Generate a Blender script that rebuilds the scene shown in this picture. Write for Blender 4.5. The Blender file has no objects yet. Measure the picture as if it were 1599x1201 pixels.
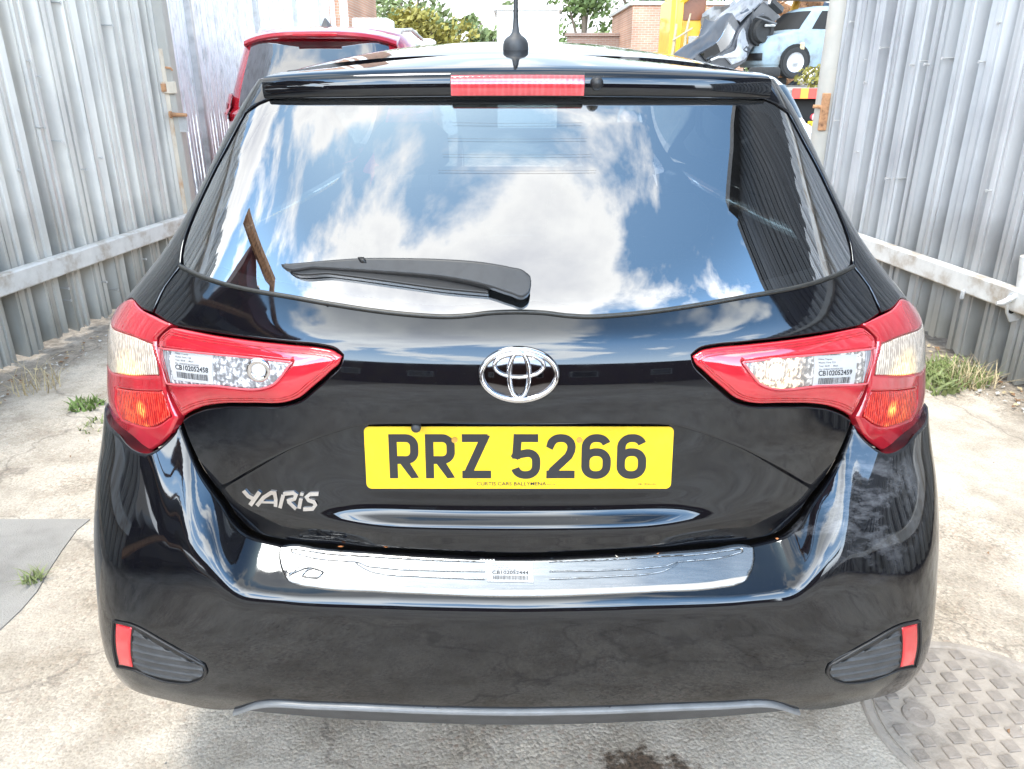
import bpy, math, random
import numpy as np
from mathutils import Vector, Matrix
from mathutils.geometry import delaunay_2d_cdt

random.seed(7)
R = math.radians
SC = bpy.context.scene
COL = SC.collection

# ------------------------------------------------------------------ camera, sky, sun, exposure
CAM_Z, PITCH, FPX, CX, CY = 1.40, R(21.8), 1200.0, 799.5, 600.5
cam = bpy.data.cameras.new('camera')
cam.sensor_fit = 'HORIZONTAL'
cam.sensor_width = 36.0
cam.lens = 36.0 * FPX / 1599.0
cam.clip_start, cam.clip_end = 0.05, 600
camo = bpy.data.objects.new('camera', cam)
COL.objects.link(camo)
camo.location = (0, 0, CAM_Z)
camo.rotation_euler = (R(90) - PITCH, 0, 0)
SC.camera = camo

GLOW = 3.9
CLOUD_SEED = 11.9
SUN_EL, SUN_AZ = R(76), R(246)      # azimuth clockwise from +Y
SC.view_settings.view_transform = 'Standard'
SC.view_settings.look = 'None'
SC.view_settings.gamma = 1.0
SC.view_settings.exposure = 1.12
SC.render.engine = 'CYCLES'
SC.cycles.max_bounces = 8
SC.cycles.transparent_max_bounces = 12

sun = bpy.data.lights.new('sun', 'SUN')
sun.energy = 1.6
sun.angle = R(16)
sun.color = (1.0, 0.93, 0.83)
suno = bpy.data.objects.new('sun', sun)
COL.objects.link(suno)
sd = Vector((math.sin(SUN_AZ) * math.cos(SUN_EL), math.cos(SUN_AZ) * math.cos(SUN_EL), math.sin(SUN_EL)))
suno.rotation_euler = (-sd).to_track_quat('-Z', 'Y').to_euler()
suno.location = sd * 60


def N(nt, typ, **kw):
    n = nt.nodes.new(typ)
    for k, v in kw.items():
        if k.startswith('i_'):
            key = k[2:]
            key = int(key) if key.isdigit() else key.replace('_', ' ')
            n.inputs[key].default_value = v
        else:
            setattr(n, k, v)
    return n


def ramp(nt, fac, stops, interp='LINEAR'):
    n = nt.nodes.new('ShaderNodeValToRGB')
    n.color_ramp.interpolation = interp
    el = n.color_ramp.elements
    while len(el) < len(stops):
        el.new(0.5)
    for e, (p, c) in zip(el, stops):
        e.position = p
        e.color = c if len(c) == 4 else (*c, 1)
    if fac is not None:
        nt.links.new(fac, n.inputs[0])
    return n


def math_n(nt, op, a, b=None, c=None, clamp=False):
    n = nt.nodes.new('ShaderNodeMath')
    n.operation = op
    n.use_clamp = clamp
    for i, v in enumerate((a, b, c)):
        if v is None:
            continue
        if isinstance(v, (int, float)):
            n.inputs[i].default_value = v
        else:
            nt.links.new(v, n.inputs[i])
    return n.outputs[0]


def mixc(nt, fac, a, b, blend='MIX'):
    n = nt.nodes.new('ShaderNodeMix')
    n.data_type = 'RGBA'
    n.blend_type = blend
    for sock, v in ((n.inputs[0], fac), (n.inputs[6], a), (n.inputs[7], b)):
        if isinstance(v, (int, float)):
            sock.default_value = v
        elif isinstance(v, tuple):
            sock.default_value = v if len(v) == 4 else (*v, 1)
        else:
            nt.links.new(v, sock)
    return n.outputs[2]


world = bpy.data.worlds.new('World')
SC.world = world
world.use_nodes = True
wt = world.node_tree
wt.nodes.clear()
sky = N(wt, 'ShaderNodeTexSky', sky_type='NISHITA', sun_disc=False, sun_elevation=SUN_EL, sun_rotation=SUN_AZ,
        air_density=1.0, dust_density=1.2, ozone_density=1.2)
tc = N(wt, 'ShaderNodeTexCoord')
sep = N(wt, 'ShaderNodeSeparateXYZ')
wt.links.new(tc.outputs['Generated'], sep.inputs[0])
zz = math_n(wt, 'ADD', math_n(wt, 'MAXIMUM', sep.outputs[2], 0.0), 0.22)
cmb = N(wt, 'ShaderNodeCombineXYZ')
wt.links.new(math_n(wt, 'DIVIDE', sep.outputs[0], zz), cmb.inputs[0])
wt.links.new(math_n(wt, 'DIVIDE', sep.outputs[1], zz), cmb.inputs[1])
cmb.inputs[2].default_value = CLOUD_SEED
cn = N(wt, 'ShaderNodeTexNoise', noise_dimensions='3D', i_Scale=2.3, i_Detail=12.0, i_Roughness=0.57, i_Distortion=0.35)
wt.links.new(cmb.outputs[0], cn.inputs['Vector'])
cn2 = N(wt, 'ShaderNodeTexNoise', noise_dimensions='3D', i_Scale=0.9, i_Detail=3.0, i_Roughness=0.5)
wt.links.new(cmb.outputs[0], cn2.inputs['Vector'])
csum = math_n(wt, 'ADD', math_n(wt, 'MULTIPLY', cn.outputs[0], 0.7), math_n(wt, 'MULTIPLY', cn2.outputs[0], 0.42))
csum = math_n(wt, 'ADD', csum, math_n(wt, 'ADD', math_n(wt, 'MULTIPLY', sep.outputs[0], -0.03), -0.010))
cmask = ramp(wt, csum, [(0.540, (0, 0, 0)), (0.560, (0.4, 0.4, 0.4)), (0.588, (1, 1, 1))])
ccol = ramp(wt, csum, [(0.53, (1.05, 1.08, 1.12)), (0.60, (1.25, 1.24, 1.20)), (0.68, (.92, .93, .96)), (0.78, (.72, .74, .79))])
sks = N(wt, 'ShaderNodeVectorMath', operation='MULTIPLY')
wt.links.new(sky.outputs[0], sks.inputs[0])
sks.inputs[1].default_value = (0.125, 0.165, 0.165)
c1 = mixc(wt, cmask.outputs[0], sks.outputs[0], ccol.outputs[0])
hz = ramp(wt, sep.outputs[2], [(0.0, (1, 1, 1)), (0.10, (0.8, 0.8, 0.8)), (0.34, (0.22, 0.22, 0.22)), (0.58, (0, 0, 0))])
c2 = mixc(wt, hz.outputs[0], c1, (1.15, 1.17, 1.2))
# added glow in the low sky behind the camera, to brighten reflections and ground
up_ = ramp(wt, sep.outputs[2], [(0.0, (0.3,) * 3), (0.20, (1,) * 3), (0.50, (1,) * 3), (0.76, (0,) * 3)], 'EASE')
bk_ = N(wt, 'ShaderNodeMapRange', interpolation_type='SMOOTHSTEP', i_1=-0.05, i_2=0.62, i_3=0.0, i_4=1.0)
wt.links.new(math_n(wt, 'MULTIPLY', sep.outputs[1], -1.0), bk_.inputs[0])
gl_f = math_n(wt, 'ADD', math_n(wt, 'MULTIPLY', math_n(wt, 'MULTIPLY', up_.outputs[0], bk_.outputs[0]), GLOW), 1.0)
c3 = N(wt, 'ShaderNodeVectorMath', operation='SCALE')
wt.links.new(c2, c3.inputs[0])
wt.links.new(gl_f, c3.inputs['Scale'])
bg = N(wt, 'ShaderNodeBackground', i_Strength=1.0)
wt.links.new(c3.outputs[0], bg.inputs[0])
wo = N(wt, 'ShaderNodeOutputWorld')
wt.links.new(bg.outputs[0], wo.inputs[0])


# ------------------------------------------------------------------ materials
def pmat(name, col, rough=0.5, metal=0.0, ior=1.5, coat=0.0, **kw):
    m = bpy.data.materials.new(name)
    m.use_nodes = True
    b = m.node_tree.nodes['Principled BSDF']
    b.inputs['Base Color'].default_value = (*col, 1)
    b.inputs['Roughness'].default_value = rough
    b.inputs['Metallic'].default_value = metal
    b.inputs['IOR'].default_value = ior
    b.inputs['Coat Weight'].default_value = coat
    b.inputs['Coat Roughness'].default_value = 0.03
    for k, v in kw.items():
        b.inputs[k.replace('_', ' ')].default_value = v
    return m


def bsdf(m):
    return m.node_tree.nodes['Principled BSDF']


def noisy(m, scale=8.0, amount=0.25, detail=6, dark=None, bump=0.0, bscale=None, stretch=(1, 1, 1), rough_var=0.0):
    """multiply the base colour by a mottled noise, add bump and roughness variation"""
    nt = m.node_tree
    b = bsdf(m)
    t = N(nt, 'ShaderNodeTexCoord')
    mp = N(nt, 'ShaderNodeMapping')
    mp.inputs['Scale'].default_value = stretch
    nt.links.new(t.outputs['Object'], mp.inputs[0])
    n = N(nt, 'ShaderNodeTexNoise', i_Scale=scale, i_Detail=float(detail), i_Roughness=0.62)
    nt.links.new(mp.outputs[0], n.inputs['Vector'])
    base = tuple(b.inputs['Base Color'].default_value)
    dk = dark if dark else tuple(c * (1 - amount) for c in base[:3])
    lt = tuple(min(1, c * (1 + amount * 0.5)) for c in base[:3])
    r = ramp(nt, n.outputs[0], [(0.3, dk), (0.5, base), (0.7, lt)])
    nt.links.new(r.outputs[0], b.inputs['Base Color'])
    if rough_var:
        r0 = b.inputs['Roughness'].default_value
        mr = N(nt, 'ShaderNodeMapRange', i_3=max(0, r0 - rough_var), i_4=min(1, r0 + rough_var))
        nt.links.new(n.outputs[0], mr.inputs[0])
        nt.links.new(mr.outputs[0], b.inputs['Roughness'])
    if bump:
        n2 = N(nt, 'ShaderNodeTexNoise', i_Scale=bscale or scale * 4, i_Detail=5.0)
        nt.links.new(mp.outputs[0], n2.inputs['Vector'])
        bp = N(nt, 'ShaderNodeBump', i_Strength=bump, i_Distance=0.01)
        nt.links.new(n2.outputs[0], bp.inputs['Height'])
        nt.links.new(bp.outputs[0], b.inputs['Normal'])
    return m


M = {}
# black paint: thin film of dust and, on the bumper, scuffs
def black_paint(name, scuff=False):
    m = pmat(name, (0.004, 0.004, 0.0055), rough=0.025, ior=1.63, Specular_Tint=(0.86, 0.93, 1.0, 1))
    nt = m.node_tree
    b = bsdf(m)
    t = N(nt, 'ShaderNodeTexCoord')
    n = N(nt, 'ShaderNodeTexNoise', i_Scale=34.0, i_Detail=8.0, i_Roughness=0.7)
    nt.links.new(t.outputs['Object'], n.inputs['Vector'])
    r = ramp(nt, n.outputs[0], [(0.45, (0.004, 0.004, 0.0055)), (0.72, (0.0058, 0.0058, 0.006))])
    sp = N(nt, 'ShaderNodeTexNoise', i_Scale=420.0, i_Detail=2.0)
    nt.links.new(t.outputs['Object'], sp.inputs['Vector'])
    spk = ramp(nt, sp.outputs[0], [(0.735, (0, 0, 0)), (0.76, (0.25, 0.25, 0.25))])
    c = mixc(nt, spk.outputs[0], r.outputs[0], (0.16, 0.15, 0.14))
    rr = ramp(nt, n.outputs[0], [(0.4, (0.025,) * 3), (0.75, (0.085,) * 3)])
    nt.links.new(rr.outputs[0], b.inputs['Roughness'])
    if scuff:
        mp = N(nt, 'ShaderNodeMapping')
        mp.inputs['Rotation'].default_value = (0.3, 0.6, 0.5)
        mp.inputs['Scale'].default_value = (7, 30, 22)
        nt.links.new(t.outputs['Object'], mp.inputs[0])
        sn = N(nt, 'ShaderNodeTexNoise', i_Scale=1.0, i_Detail=9.0, i_Roughness=0.7)
        nt.links.new(mp.outputs[0], sn.inputs['Vector'])
        d = N(nt, 'ShaderNodeVectorMath', operation='DISTANCE')
        nt.links.new(t.outputs['Object'], d.inputs[0])
        d.inputs[1].default_value = SCUFF
        fall = N(nt, 'ShaderNodeMapRange', i_1=0.19, i_2=0.05, i_3=0.0, i_4=1.0)
        nt.links.new(d.outputs['Value'], fall.inputs[0])
        msk = ramp(nt, sn.outputs[0], [(0.47, (0, 0, 0)), (0.66, (0.75, 0.75, 0.75))])
        f = math_n(nt, 'MULTIPLY', msk.outputs[0], fall.outputs[0])
        c = mixc(nt, f, c, (0.30, 0.31, 0.34))
    nt.links.new(c, b.inputs['Base Color'])
    return m


SCUFF = (0.585, -1.62, 0.66)
M['paint'] = black_paint('black_paint')
M['bumper_paint'] = black_paint('black_bumper_paint', True)
M['black_trim'] = noisy(pmat('black_trim', (0.012, 0.012, 0.013), 0.42), 60, 0.4, bump=0.15, bscale=600)
M['grey_trim'] = noisy(pmat('grey_trim', (0.045, 0.047, 0.05), 0.48), 40, 0.3, bump=0.1, bscale=500)
M['blade'] = noisy(pmat('wiper_rubber', (0.006, 0.006, 0.0065), 0.35), 80, 0.5)
M['arm_black'] = noisy(pmat('wiper_arm_black', (0.026, 0.027, 0.029), 0.45), 60, 0.3)
M['seal'] = noisy(pmat('rubber_seal', (0.02, 0.02, 0.018), 0.35), 120, 0.6)
M['dark'] = pmat('dark_inner', (0.006, 0.006, 0.006), 0.8)
M['fabric'] = noisy(pmat('seat_fabric', (0.03, 0.032, 0.036), 0.9), 50, 0.3)
M['chrome'] = pmat('chrome', (0.62, 0.62, 0.64), 0.07, 1.0)
M['dark_chrome'] = pmat('dark_chrome', (0.12, 0.12, 0.13), 0.06, 1.0)
M['tyre'] = noisy(pmat('tyre_rubber', (0.02, 0.02, 0.02), 0.85), 30, 0.4)
M['alloy'] = noisy(pmat('alloy_wheel', (0.45, 0.46, 0.48), 0.35, 0.8), 20, 0.2)
M['steel'] = noisy(pmat('polished_steel', (0.34, 0.345, 0.35), 0.27, 1.0), 16, 0.12, rough_var=0.04, stretch=(1, 12, 12))
M['white_sticker'] = noisy(pmat('white_sticker', (0.42, 0.42, 0.42), 0.6), 60, 0.05)
M['print'] = pmat('black_print', (0.02, 0.02, 0.022), 0.5)
M['plate_yellow'] = noisy(pmat('plate_yellow', (0.80, 0.53, 0.006), 0.20, coat=0.7), 14, 0.16)
M['plate_black'] = pmat('plate_black', (0.022, 0.022, 0.024), 0.3)


def lens_mat(name, col, scale=0.0, bump=0.0, rough=0.06, glints=None, gcol=None, gscale=90, emit=0.0, glow=(), zs=.42, ww=.25):
    m = pmat(name, col, rough, 0.0, 1.7, coat=0.6)
    nt = m.node_tree
    b = bsdf(m)
    t = N(nt, 'ShaderNodeTexCoord')
    n = N(nt, 'ShaderNodeTexNoise', i_Scale=14.0, i_Detail=4.0)
    nt.links.new(t.outputs['Object'], n.inputs['Vector'])
    r = ramp(nt, n.outputs[0], [(0.3, tuple(c * 0.72 for c in col)), (0.6, col), (0.8, tuple(min(1, c * 1.2) for c in col))])
    out = r.outputs[0]
    if glints:
        # cast fluting: short irregular vertical ribs
        mp = N(nt, 'ShaderNodeMapping')
        mp.inputs['Scale'].default_value = (1.0, 1.0, zs)
        nt.links.new(t.outputs['Object'], mp.inputs[0])
        v = N(nt, 'ShaderNodeTexNoise', i_Scale=gscale * 1.6, i_Detail=2.0, i_Distortion=.4)
        nt.links.new(mp.outputs[0], v.inputs['Vector'])
        wv = N(nt, 'ShaderNodeTexWave', wave_type='BANDS', bands_direction='X', i_Scale=gscale * .55, i_Distortion=1.2, i_Detail=2.0)
        nt.links.new(mp.outputs[0], wv.inputs['Vector'])
        vv = math_n(nt, 'ADD', math_n(nt, 'MULTIPLY', v.outputs[0], 1 - ww), math_n(nt, 'MULTIPLY', wv.outputs[0], ww))
        gr = ramp(nt, vv, [(.38, tuple(c * .6 for c in col)), (.50, col), (.62, gcol)])
        out = mixc(nt, glints, out, gr.outputs[0])
        bp = N(nt, 'ShaderNodeBump', i_Strength=bump, i_Distance=0.003)
        nt.links.new(vv, bp.inputs['Height'])
        nt.links.new(bp.outputs[0], b.inputs['Normal'])
    if glow:
        # warm glow put into the lens itself: (x from the car's centre line, height, radius, colour, strength)
        sx = N(nt, 'ShaderNodeSeparateXYZ')
        nt.links.new(t.outputs['Object'], sx.inputs[0])
        tot = None
        for (gx_, gz_, gr_, gc_, ge_) in glow:
            dx = math_n(nt, 'SUBTRACT', math_n(nt, 'ABSOLUTE', sx.outputs[0]), gx_)
            dz = math_n(nt, 'MULTIPLY', math_n(nt, 'SUBTRACT', sx.outputs[2], gz_), .8)
            d = math_n(nt, 'SQRT', math_n(nt, 'ADD', math_n(nt, 'MULTIPLY', dx, dx), math_n(nt, 'MULTIPLY', dz, dz)))
            f = N(nt, 'ShaderNodeMapRange', interpolation_type='SMOOTHSTEP', i_1=gr_, i_2=0.0, i_3=0.0, i_4=ge_)
            nt.links.new(d, f.inputs[0])
            fl = ramp(nt, vv, [(.42, (.08,) * 3), (.60, (1,) * 3)])
            e = math_n(nt, 'MULTIPLY', f.outputs[0], fl.outputs[0])
            tot = e if tot is None else math_n(nt, 'ADD', tot, e)
        b.inputs['Emission Color'].default_value = (*glow[0][3], 1)
        nt.links.new(tot, b.inputs['Emission Strength'])
    nt.links.new(out, b.inputs['Base Color'])
    b.inputs['Coat Roughness'].default_value = 0.02
    if emit:
        b.inputs['Emission Color'].default_value = (*(gcol or col), 1)
        b.inputs['Emission Strength'].default_value = emit
    return m


M['lens_red'] = lens_mat('red_lens', (0.47, 0.018, 0.03))
M['lens_red_deep'] = lens_mat('deep_red_lens', (0.34, 0.004, 0.008), glints=0.35, gcol=(0.6, 0.02, 0.02), bump=0.2, gscale=30)
M['lens_pink'] = lens_mat('pale_red_lens', (0.62, 0.09, 0.11), rough=0.1)
M['lens_reflex'] = lens_mat('reflex_lens', (0.50, 0.010, 0.01), glints=0.85, gcol=(0.80, 0.06, 0.03), bump=0.5, gscale=110, glow=[(.672, .848, .016, (1, .36, .07), 2.0), (.662, .815, .014, (1, .32, .05), .7), (.70, .83, .04, (1, .20, .02), .22)])
M['lens_amber'] = lens_mat('amber_clear_lens', (0.47, 0.39, 0.32), glints=0.8, gcol=(0.76, 0.66, 0.54), bump=0.4, gscale=110, glow=[(.690, .895, .055, (1, .60, .10), 1.7)])
M['lens_clear'] = lens_mat('clear_lens', (0.25, 0.25, 0.26), glints=0.9, gcol=(0.66, 0.66, 0.68), bump=0.8, gscale=75, zs=1.0, ww=.08)
M['lens_clear_lit'] = lens_mat('lit_clear_lens', (0.27, 0.25, 0.23), glints=0.9, gcol=(0.70, 0.66, 0.60), bump=0.8, gscale=75, zs=1.0, ww=.08, glow=[(.422, .947, .06, (1, .62, .28), 1.6)])
M['lens_smoke'] = lens_mat('smoked_lens', (0.26, 0.26, 0.28), glints=0.4, gcol=(0.5, 0.5, 0.5), bump=0.2, gscale=120)
M['bulb_white'] = pmat('bulb_white', (0.75, 0.75, 0.75), 0.1)
M['reflector_red'] = lens_mat('reflector_red', (0.60, 0.015, 0.025))
M['bulb_lit'] = pmat('bulb_lit', (0.9, 0.8, 0.6), 0.2, Emission_Color=(1, 0.66, 0.30, 1), Emission_Strength=7.0)
M['amber_lit'] = pmat('amber_glow', (0.9, 0.4, 0.05), 0.2, Emission_Color=(1, 0.5, 0.06, 1), Emission_Strength=0.9)
M['brake_red'] = lens_mat('brake_lens', (0.58, 0.05, 0.06), glints=0.16, gcol=(0.75, 0.2, 0.2), bump=0.12, gscale=60)


def glass_mat(name, refl, tint, see):
    """tinted car glass: a sharp sky reflection over a dark, partly clear pane"""
    m = bpy.data.materials.new(name)
    m.use_nodes = True
    nt = m.node_tree
    nt.nodes.clear()
    o = N(nt, 'ShaderNodeOutputMaterial')
    g = N(nt, 'ShaderNodeBsdfGlossy', i_Roughness=0.004)
    g.inputs['Color'].default_value = (0.95, 0.97, 1.0, 1)
    tr = N(nt, 'ShaderNodeBsdfTransparent')
    tr.inputs['Color'].default_value = (*tint, 1)
    df = N(nt, 'ShaderNodeBsdfDiffuse')
    df.inputs['Color'].default_value = (0.012, 0.013, 0.014, 1)
    m1 = N(nt, 'ShaderNodeMixShader', i_0=see)
    nt.links.new(df.outputs[0], m1.inputs[1])
    nt.links.new(tr.outputs[0], m1.inputs[2])
    fr = N(nt, 'ShaderNodeFresnel', i_IOR=1.5)
    f = math_n(nt, 'ADD', fr.outputs[0], refl, clamp=True)
    m2 = N(nt, 'ShaderNodeMixShader')
    nt.links.new(f, m2.inputs[0])
    nt.links.new(m1.outputs[0], m2.inputs[1])
    nt.links.new(g.outputs[0], m2.inputs[2])
    nt.links.new(m2.outputs[0], o.inputs[0])
    return m


M['rear_glass'] = glass_mat('rear_window_glass', 0.32, (0.38, 0.43, 0.45), 0.72)
M['frit'] = glass_mat('black_glass_border', 0.30, (0, 0, 0), 0.0)
M['car_glass'] = glass_mat('car_glass', 0.05, (0.6, 0.68, 0.66), 0.9)
M['far_glass'] = glass_mat('dark_car_glass', 0.06, (0.25, 0.28, 0.28), 0.5)


# ------------------------------------------------------------------ object helpers
def tag(o, label=None, cat=None, group=None, kind=None):
    if label: o['label'] = label
    if cat: o['category'] = cat
    if group: o['group'] = group
    if kind: o['kind'] = kind
    return o


def empty(name, loc, label, cat, group=None, rz=0):
    o = bpy.data.objects.new(name, None)
    COL.objects.link(o)
    o.location = loc
    o.rotation_euler = (0, 0, rz)
    o.empty_display_size = 0.2
    return tag(o, label, cat, group)


WORLDLOC = {}


def root_loc(o):
    while o is not None and o.parent is not None:
        o = o.parent
    return Vector((0, 0, 0)) if o is None else o.location


def mesh_obj(name, verts, faces, mats, parent=None, smooth=True, fmat=None, normals=None, local=False, autosharp=None):
    """verts are world coordinates; they are stored relative to the thing's base (or as given when local)"""
    me = bpy.data.meshes.new(name)
    L = np.array(root_loc(parent)) if (parent is not None and not local) else np.zeros(3)
    v = np.asarray(verts, float) - L
    r0_ = parent
    while r0_ is not None and r0_.parent is not None:
        r0_ = r0_.parent
    if r0_ is not None and not local and abs(r0_.rotation_euler.z) > 1e-6:
        c_, s_ = math.cos(-r0_.rotation_euler.z), math.sin(-r0_.rotation_euler.z)
        v = np.stack([v[:, 0] * c_ - v[:, 1] * s_, v[:, 0] * s_ + v[:, 1] * c_, v[:, 2]], 1)
    me.from_pydata(v.tolist(), [], [list(map(int, f)) for f in faces])
    if not isinstance(mats, (list, tuple)):
        mats = [mats]
    for m in mats:
        me.materials.append(m)
    if fmat is not None:
        me.polygons.foreach_set('material_index', np.asarray(fmat, np.int32))
    me.polygons.foreach_set('use_smooth', [bool(smooth)] * len(me.polygons))
    me.update()
    if normals is not None:
        me.normals_split_custom_set_from_vertices([tuple(x) for x in normals])
    elif autosharp is not None:
        me.set_sharp_from_angle(angle=R(autosharp))
    o = bpy.data.objects.new(name, me)
    COL.objects.link(o)
    if parent is not None:
        o.parent = parent
    return o


class MB:
    """collects boxes, tubes and prisms into one mesh"""
    def __init__(s):
        s.v, s.f, s.m = [], [], []

    def add(s, v, f, mi=0):
        b = len(s.v)
        s.v += [tuple(map(float, x)) for x in v]
        s.f += [tuple(int(i) + b for i in q) for q in f]
        s.m += [mi] * len(f)
        return s

    def box(s, c, size, rz=0, mi=0, rot=None, bev=0.0):
        hx, hy, hz = (d / 2 for d in size)
        mat = rot if rot is not None else Matrix.Rotation(rz, 3, 'Z')
        if bev <= 0:
            P = [(sx * hx, sy * hy, sz * hz) for sx in (-1, 1) for sy in (-1, 1) for sz in (-1, 1)]
            F = [(0, 1, 3, 2), (4, 6, 7, 5), (0, 4, 5, 1), (2, 3, 7, 6), (0, 2, 6, 4), (1, 5, 7, 3)]
        else:
            b = min(bev, hx * .9, hy * .9, hz * .9)
            P, idx = [], {}
            for sx in (-1, 1):
                for sy in (-1, 1):
                    for sz in (-1, 1):
                        for k, d in enumerate(((0, b, b), (b, 0, b), (b, b, 0))):
                            idx[(sx, sy, sz, k)] = len(P)
                            P.append((sx * (hx - d[0]), sy * (hy - d[1]), sz * (hz - d[2])))
            F = []
            for sg in (-1, 1):
                q = [(sg, -1, -1), (sg, 1, -1), (sg, 1, 1), (sg, -1, 1)]
                f = [idx[(*t, 0)] for t in q]; F.append(f if sg > 0 else f[::-1])
                q = [(-1, sg, -1), (1, sg, -1), (1, sg, 1), (-1, sg, 1)]
                f = [idx[(*t, 1)] for t in q]; F.append(f[::-1] if sg > 0 else f)
                q = [(-1, -1, sg), (1, -1, sg), (1, 1, sg), (-1, 1, sg)]
                f = [idx[(*t, 2)] for t in q]; F.append(f if sg > 0 else f[::-1])
            for a in (-1, 1):
                for b_ in (-1, 1):
                    F.append([idx[(-1, a, b_, 1)], idx[(1, a, b_, 1)], idx[(1, a, b_, 2)], idx[(-1, a, b_, 2)]])
                    F.append([idx[(a, -1, b_, 0)], idx[(a, 1, b_, 0)], idx[(a, 1, b_, 2)], idx[(a, -1, b_, 2)]])
                    F.append([idx[(a, b_, -1, 0)], idx[(a, b_, 1, 0)], idx[(a, b_, 1, 1)], idx[(a, b_, -1, 1)]])
                    for c_ in (-1, 1):
                        F.append([idx[(a, b_, c_, 0)], idx[(a, b_, c_, 1)], idx[(a, b_, c_, 2)]])
        c = Vector(c)
        return s.add([tuple(mat @ Vector(p) + c) for p in P], F, mi)

    def tube(s, pts, r, n=8, mi=0, cap=True):
        pts = [Vector(p) for p in pts]
        rs = r if isinstance(r, (list, tuple)) else [r] * len(pts)
        V, F = [], []
        prev = None
        for i, p in enumerate(pts):
            t = (pts[min(i + 1, len(pts) - 1)] - pts[max(i - 1, 0)]).normalized()
            u = prev if prev is not None else t.orthogonal().normalized()
            u = (u - t * u.dot(t)).normalized()
            prev = u
            w = t.cross(u)
            for k in range(n):
                a = 2 * math.pi * k / n
                V.append(tuple(p + (u * math.cos(a) + w * math.sin(a)) * rs[i]))
        for i in range(len(pts) - 1):
            for k in range(n):
                F.append((i * n + k, i * n + (k + 1) % n, (i + 1) * n + (k + 1) % n, (i + 1) * n + k))
        if cap:
            F.append(tuple(range(n))[::-1])
            F.append(tuple((len(pts) - 1) * n + k for k in range(n)))
        return s.add(V, F, mi)

    def lathe(s, prof, c, axis='Z', n=24, mi=0):
        """prof: (radius, height) pairs"""
        V, F = [], []
        for (r_, h) in prof:
            for k in range(n):
                a = 2 * math.pi * k / n
                x, y = r_ * math.cos(a), r_ * math.sin(a)
                V.append({'Z': (x, y, h), 'X': (h, x, y), 'Y': (x, h, y)}[axis])
        for i in range(len(prof) - 1):
            for k in range(n):
                F.append((i * n + k, i * n + (k + 1) % n, (i + 1) * n + (k + 1) % n, (i + 1) * n + k))
        V = [tuple(Vector(v) + Vector(c)) for v in V]
        return s.add(V, F, mi)

    def prism(s, poly, fn, h0, h1, mi=0):
        """2D polygon, fn(a, b, h) -> point, between heights h0 and h1"""
        n = len(poly)
        V = [fn(a, b, h0) for a, b in poly] + [fn(a, b, h1) for a, b in poly]
        F = [tuple(range(n))[::-1], tuple(range(n, 2 * n))] + [(i, (i + 1) % n, n + (i + 1) % n, n + i) for i in range(n)]
        return s.add(V, F, mi)

    def build(s, name, mats, parent=None, smooth=False, sharp=40, local=False):
        return mesh_obj(name, s.v, s.f, mats, parent, smooth, s.m, local=local, autosharp=sharp if smooth else None)


def text_mesh(txt, bold=0.0):
    """a built-in-font text as flat 2D verts and faces, scaled to unit cap height, starting at x = 0"""
    cu = bpy.data.curves.new('text', 'FONT')
    cu.body = txt
    cu.resolution_u = 3
    cu.fill_mode = 'FRONT'
    cu.offset = bold
    ob = bpy.data.objects.new('text', cu)
    COL.objects.link(ob)
    dg = bpy.context.evaluated_depsgraph_get()
    me = bpy.data.meshes.new_from_object(ob.evaluated_get(dg))
    v = np.array([x.co[:2] for x in me.vertices]) if len(me.vertices) else np.zeros((0, 2))
    f = [tuple(p.vertices) for p in me.polygons]
    bpy.data.objects.remove(ob)
    bpy.data.curves.remove(cu)
    bpy.data.meshes.remove(me)
    if len(v):
        v[:, 0] -= v[:, 0].min()
        v /= 0.69
    return v, f


# ------------------------------------------------------------------ the rear shell of the car, as smooth functions of plan angle and height
def table(pts, sig=.008, lo=.1, hi=1.7):
    z = np.arange(lo, hi, .002)
    a = np.array(pts, float)
    x, y = a[:, 0], a[:, 1]
    h = np.diff(x)
    dl = np.diff(y) / h
    m = np.zeros(len(x))
    m[0], m[-1] = dl[0], dl[-1]
    for i in range(1, len(x) - 1):
        m[i] = 0 if dl[i - 1] * dl[i] <= 0 else (h[i - 1] + h[i]) * 3 / ((2 * h[i] + h[i - 1]) / dl[i - 1] + (h[i] + 2 * h[i - 1]) / dl[i])
    i = np.clip(np.searchsorted(x, z) - 1, 0, len(x) - 2)
    t = (z - x[i]) / h[i]
    v = (2 * t**3 - 3 * t**2 + 1) * y[i] + (t**3 - 2 * t**2 + t) * h[i] * m[i] + (-2 * t**3 + 3 * t**2) * y[i + 1] + (t**3 - t**2) * h[i] * m[i + 1]
    v = np.where(z < x[0], y[0] + m[0] * (z - x[0]), v)
    v = np.where(z > x[-1], y[-1] + m[-1] * (z - x[-1]), v)
    w = int(4 * sig / .002) + 1
    k = np.exp(-.5 * (np.arange(-w, w + 1) * .002 / sig) ** 2)
    k /= k.sum()
    v = np.convolve(np.pad(v, w, mode='edge'), k, 'valid')

    def fn(q):
        u = np.clip((np.asarray(q, float) - lo) / .002, 1, len(v) - 3.001)
        j = u.astype(int)
        t = u - j
        a, b, c, d = v[j - 1], v[j], v[j + 1], v[j + 2]
        return b + .5 * t * (c - a + t * (2 * a - 5 * b + 4 * c - d + t * (3 * (b - c) + d - a)))
    return fn


XC = .0085      # the car stands this far right of the camera
SIDE_K = 0.80


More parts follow.
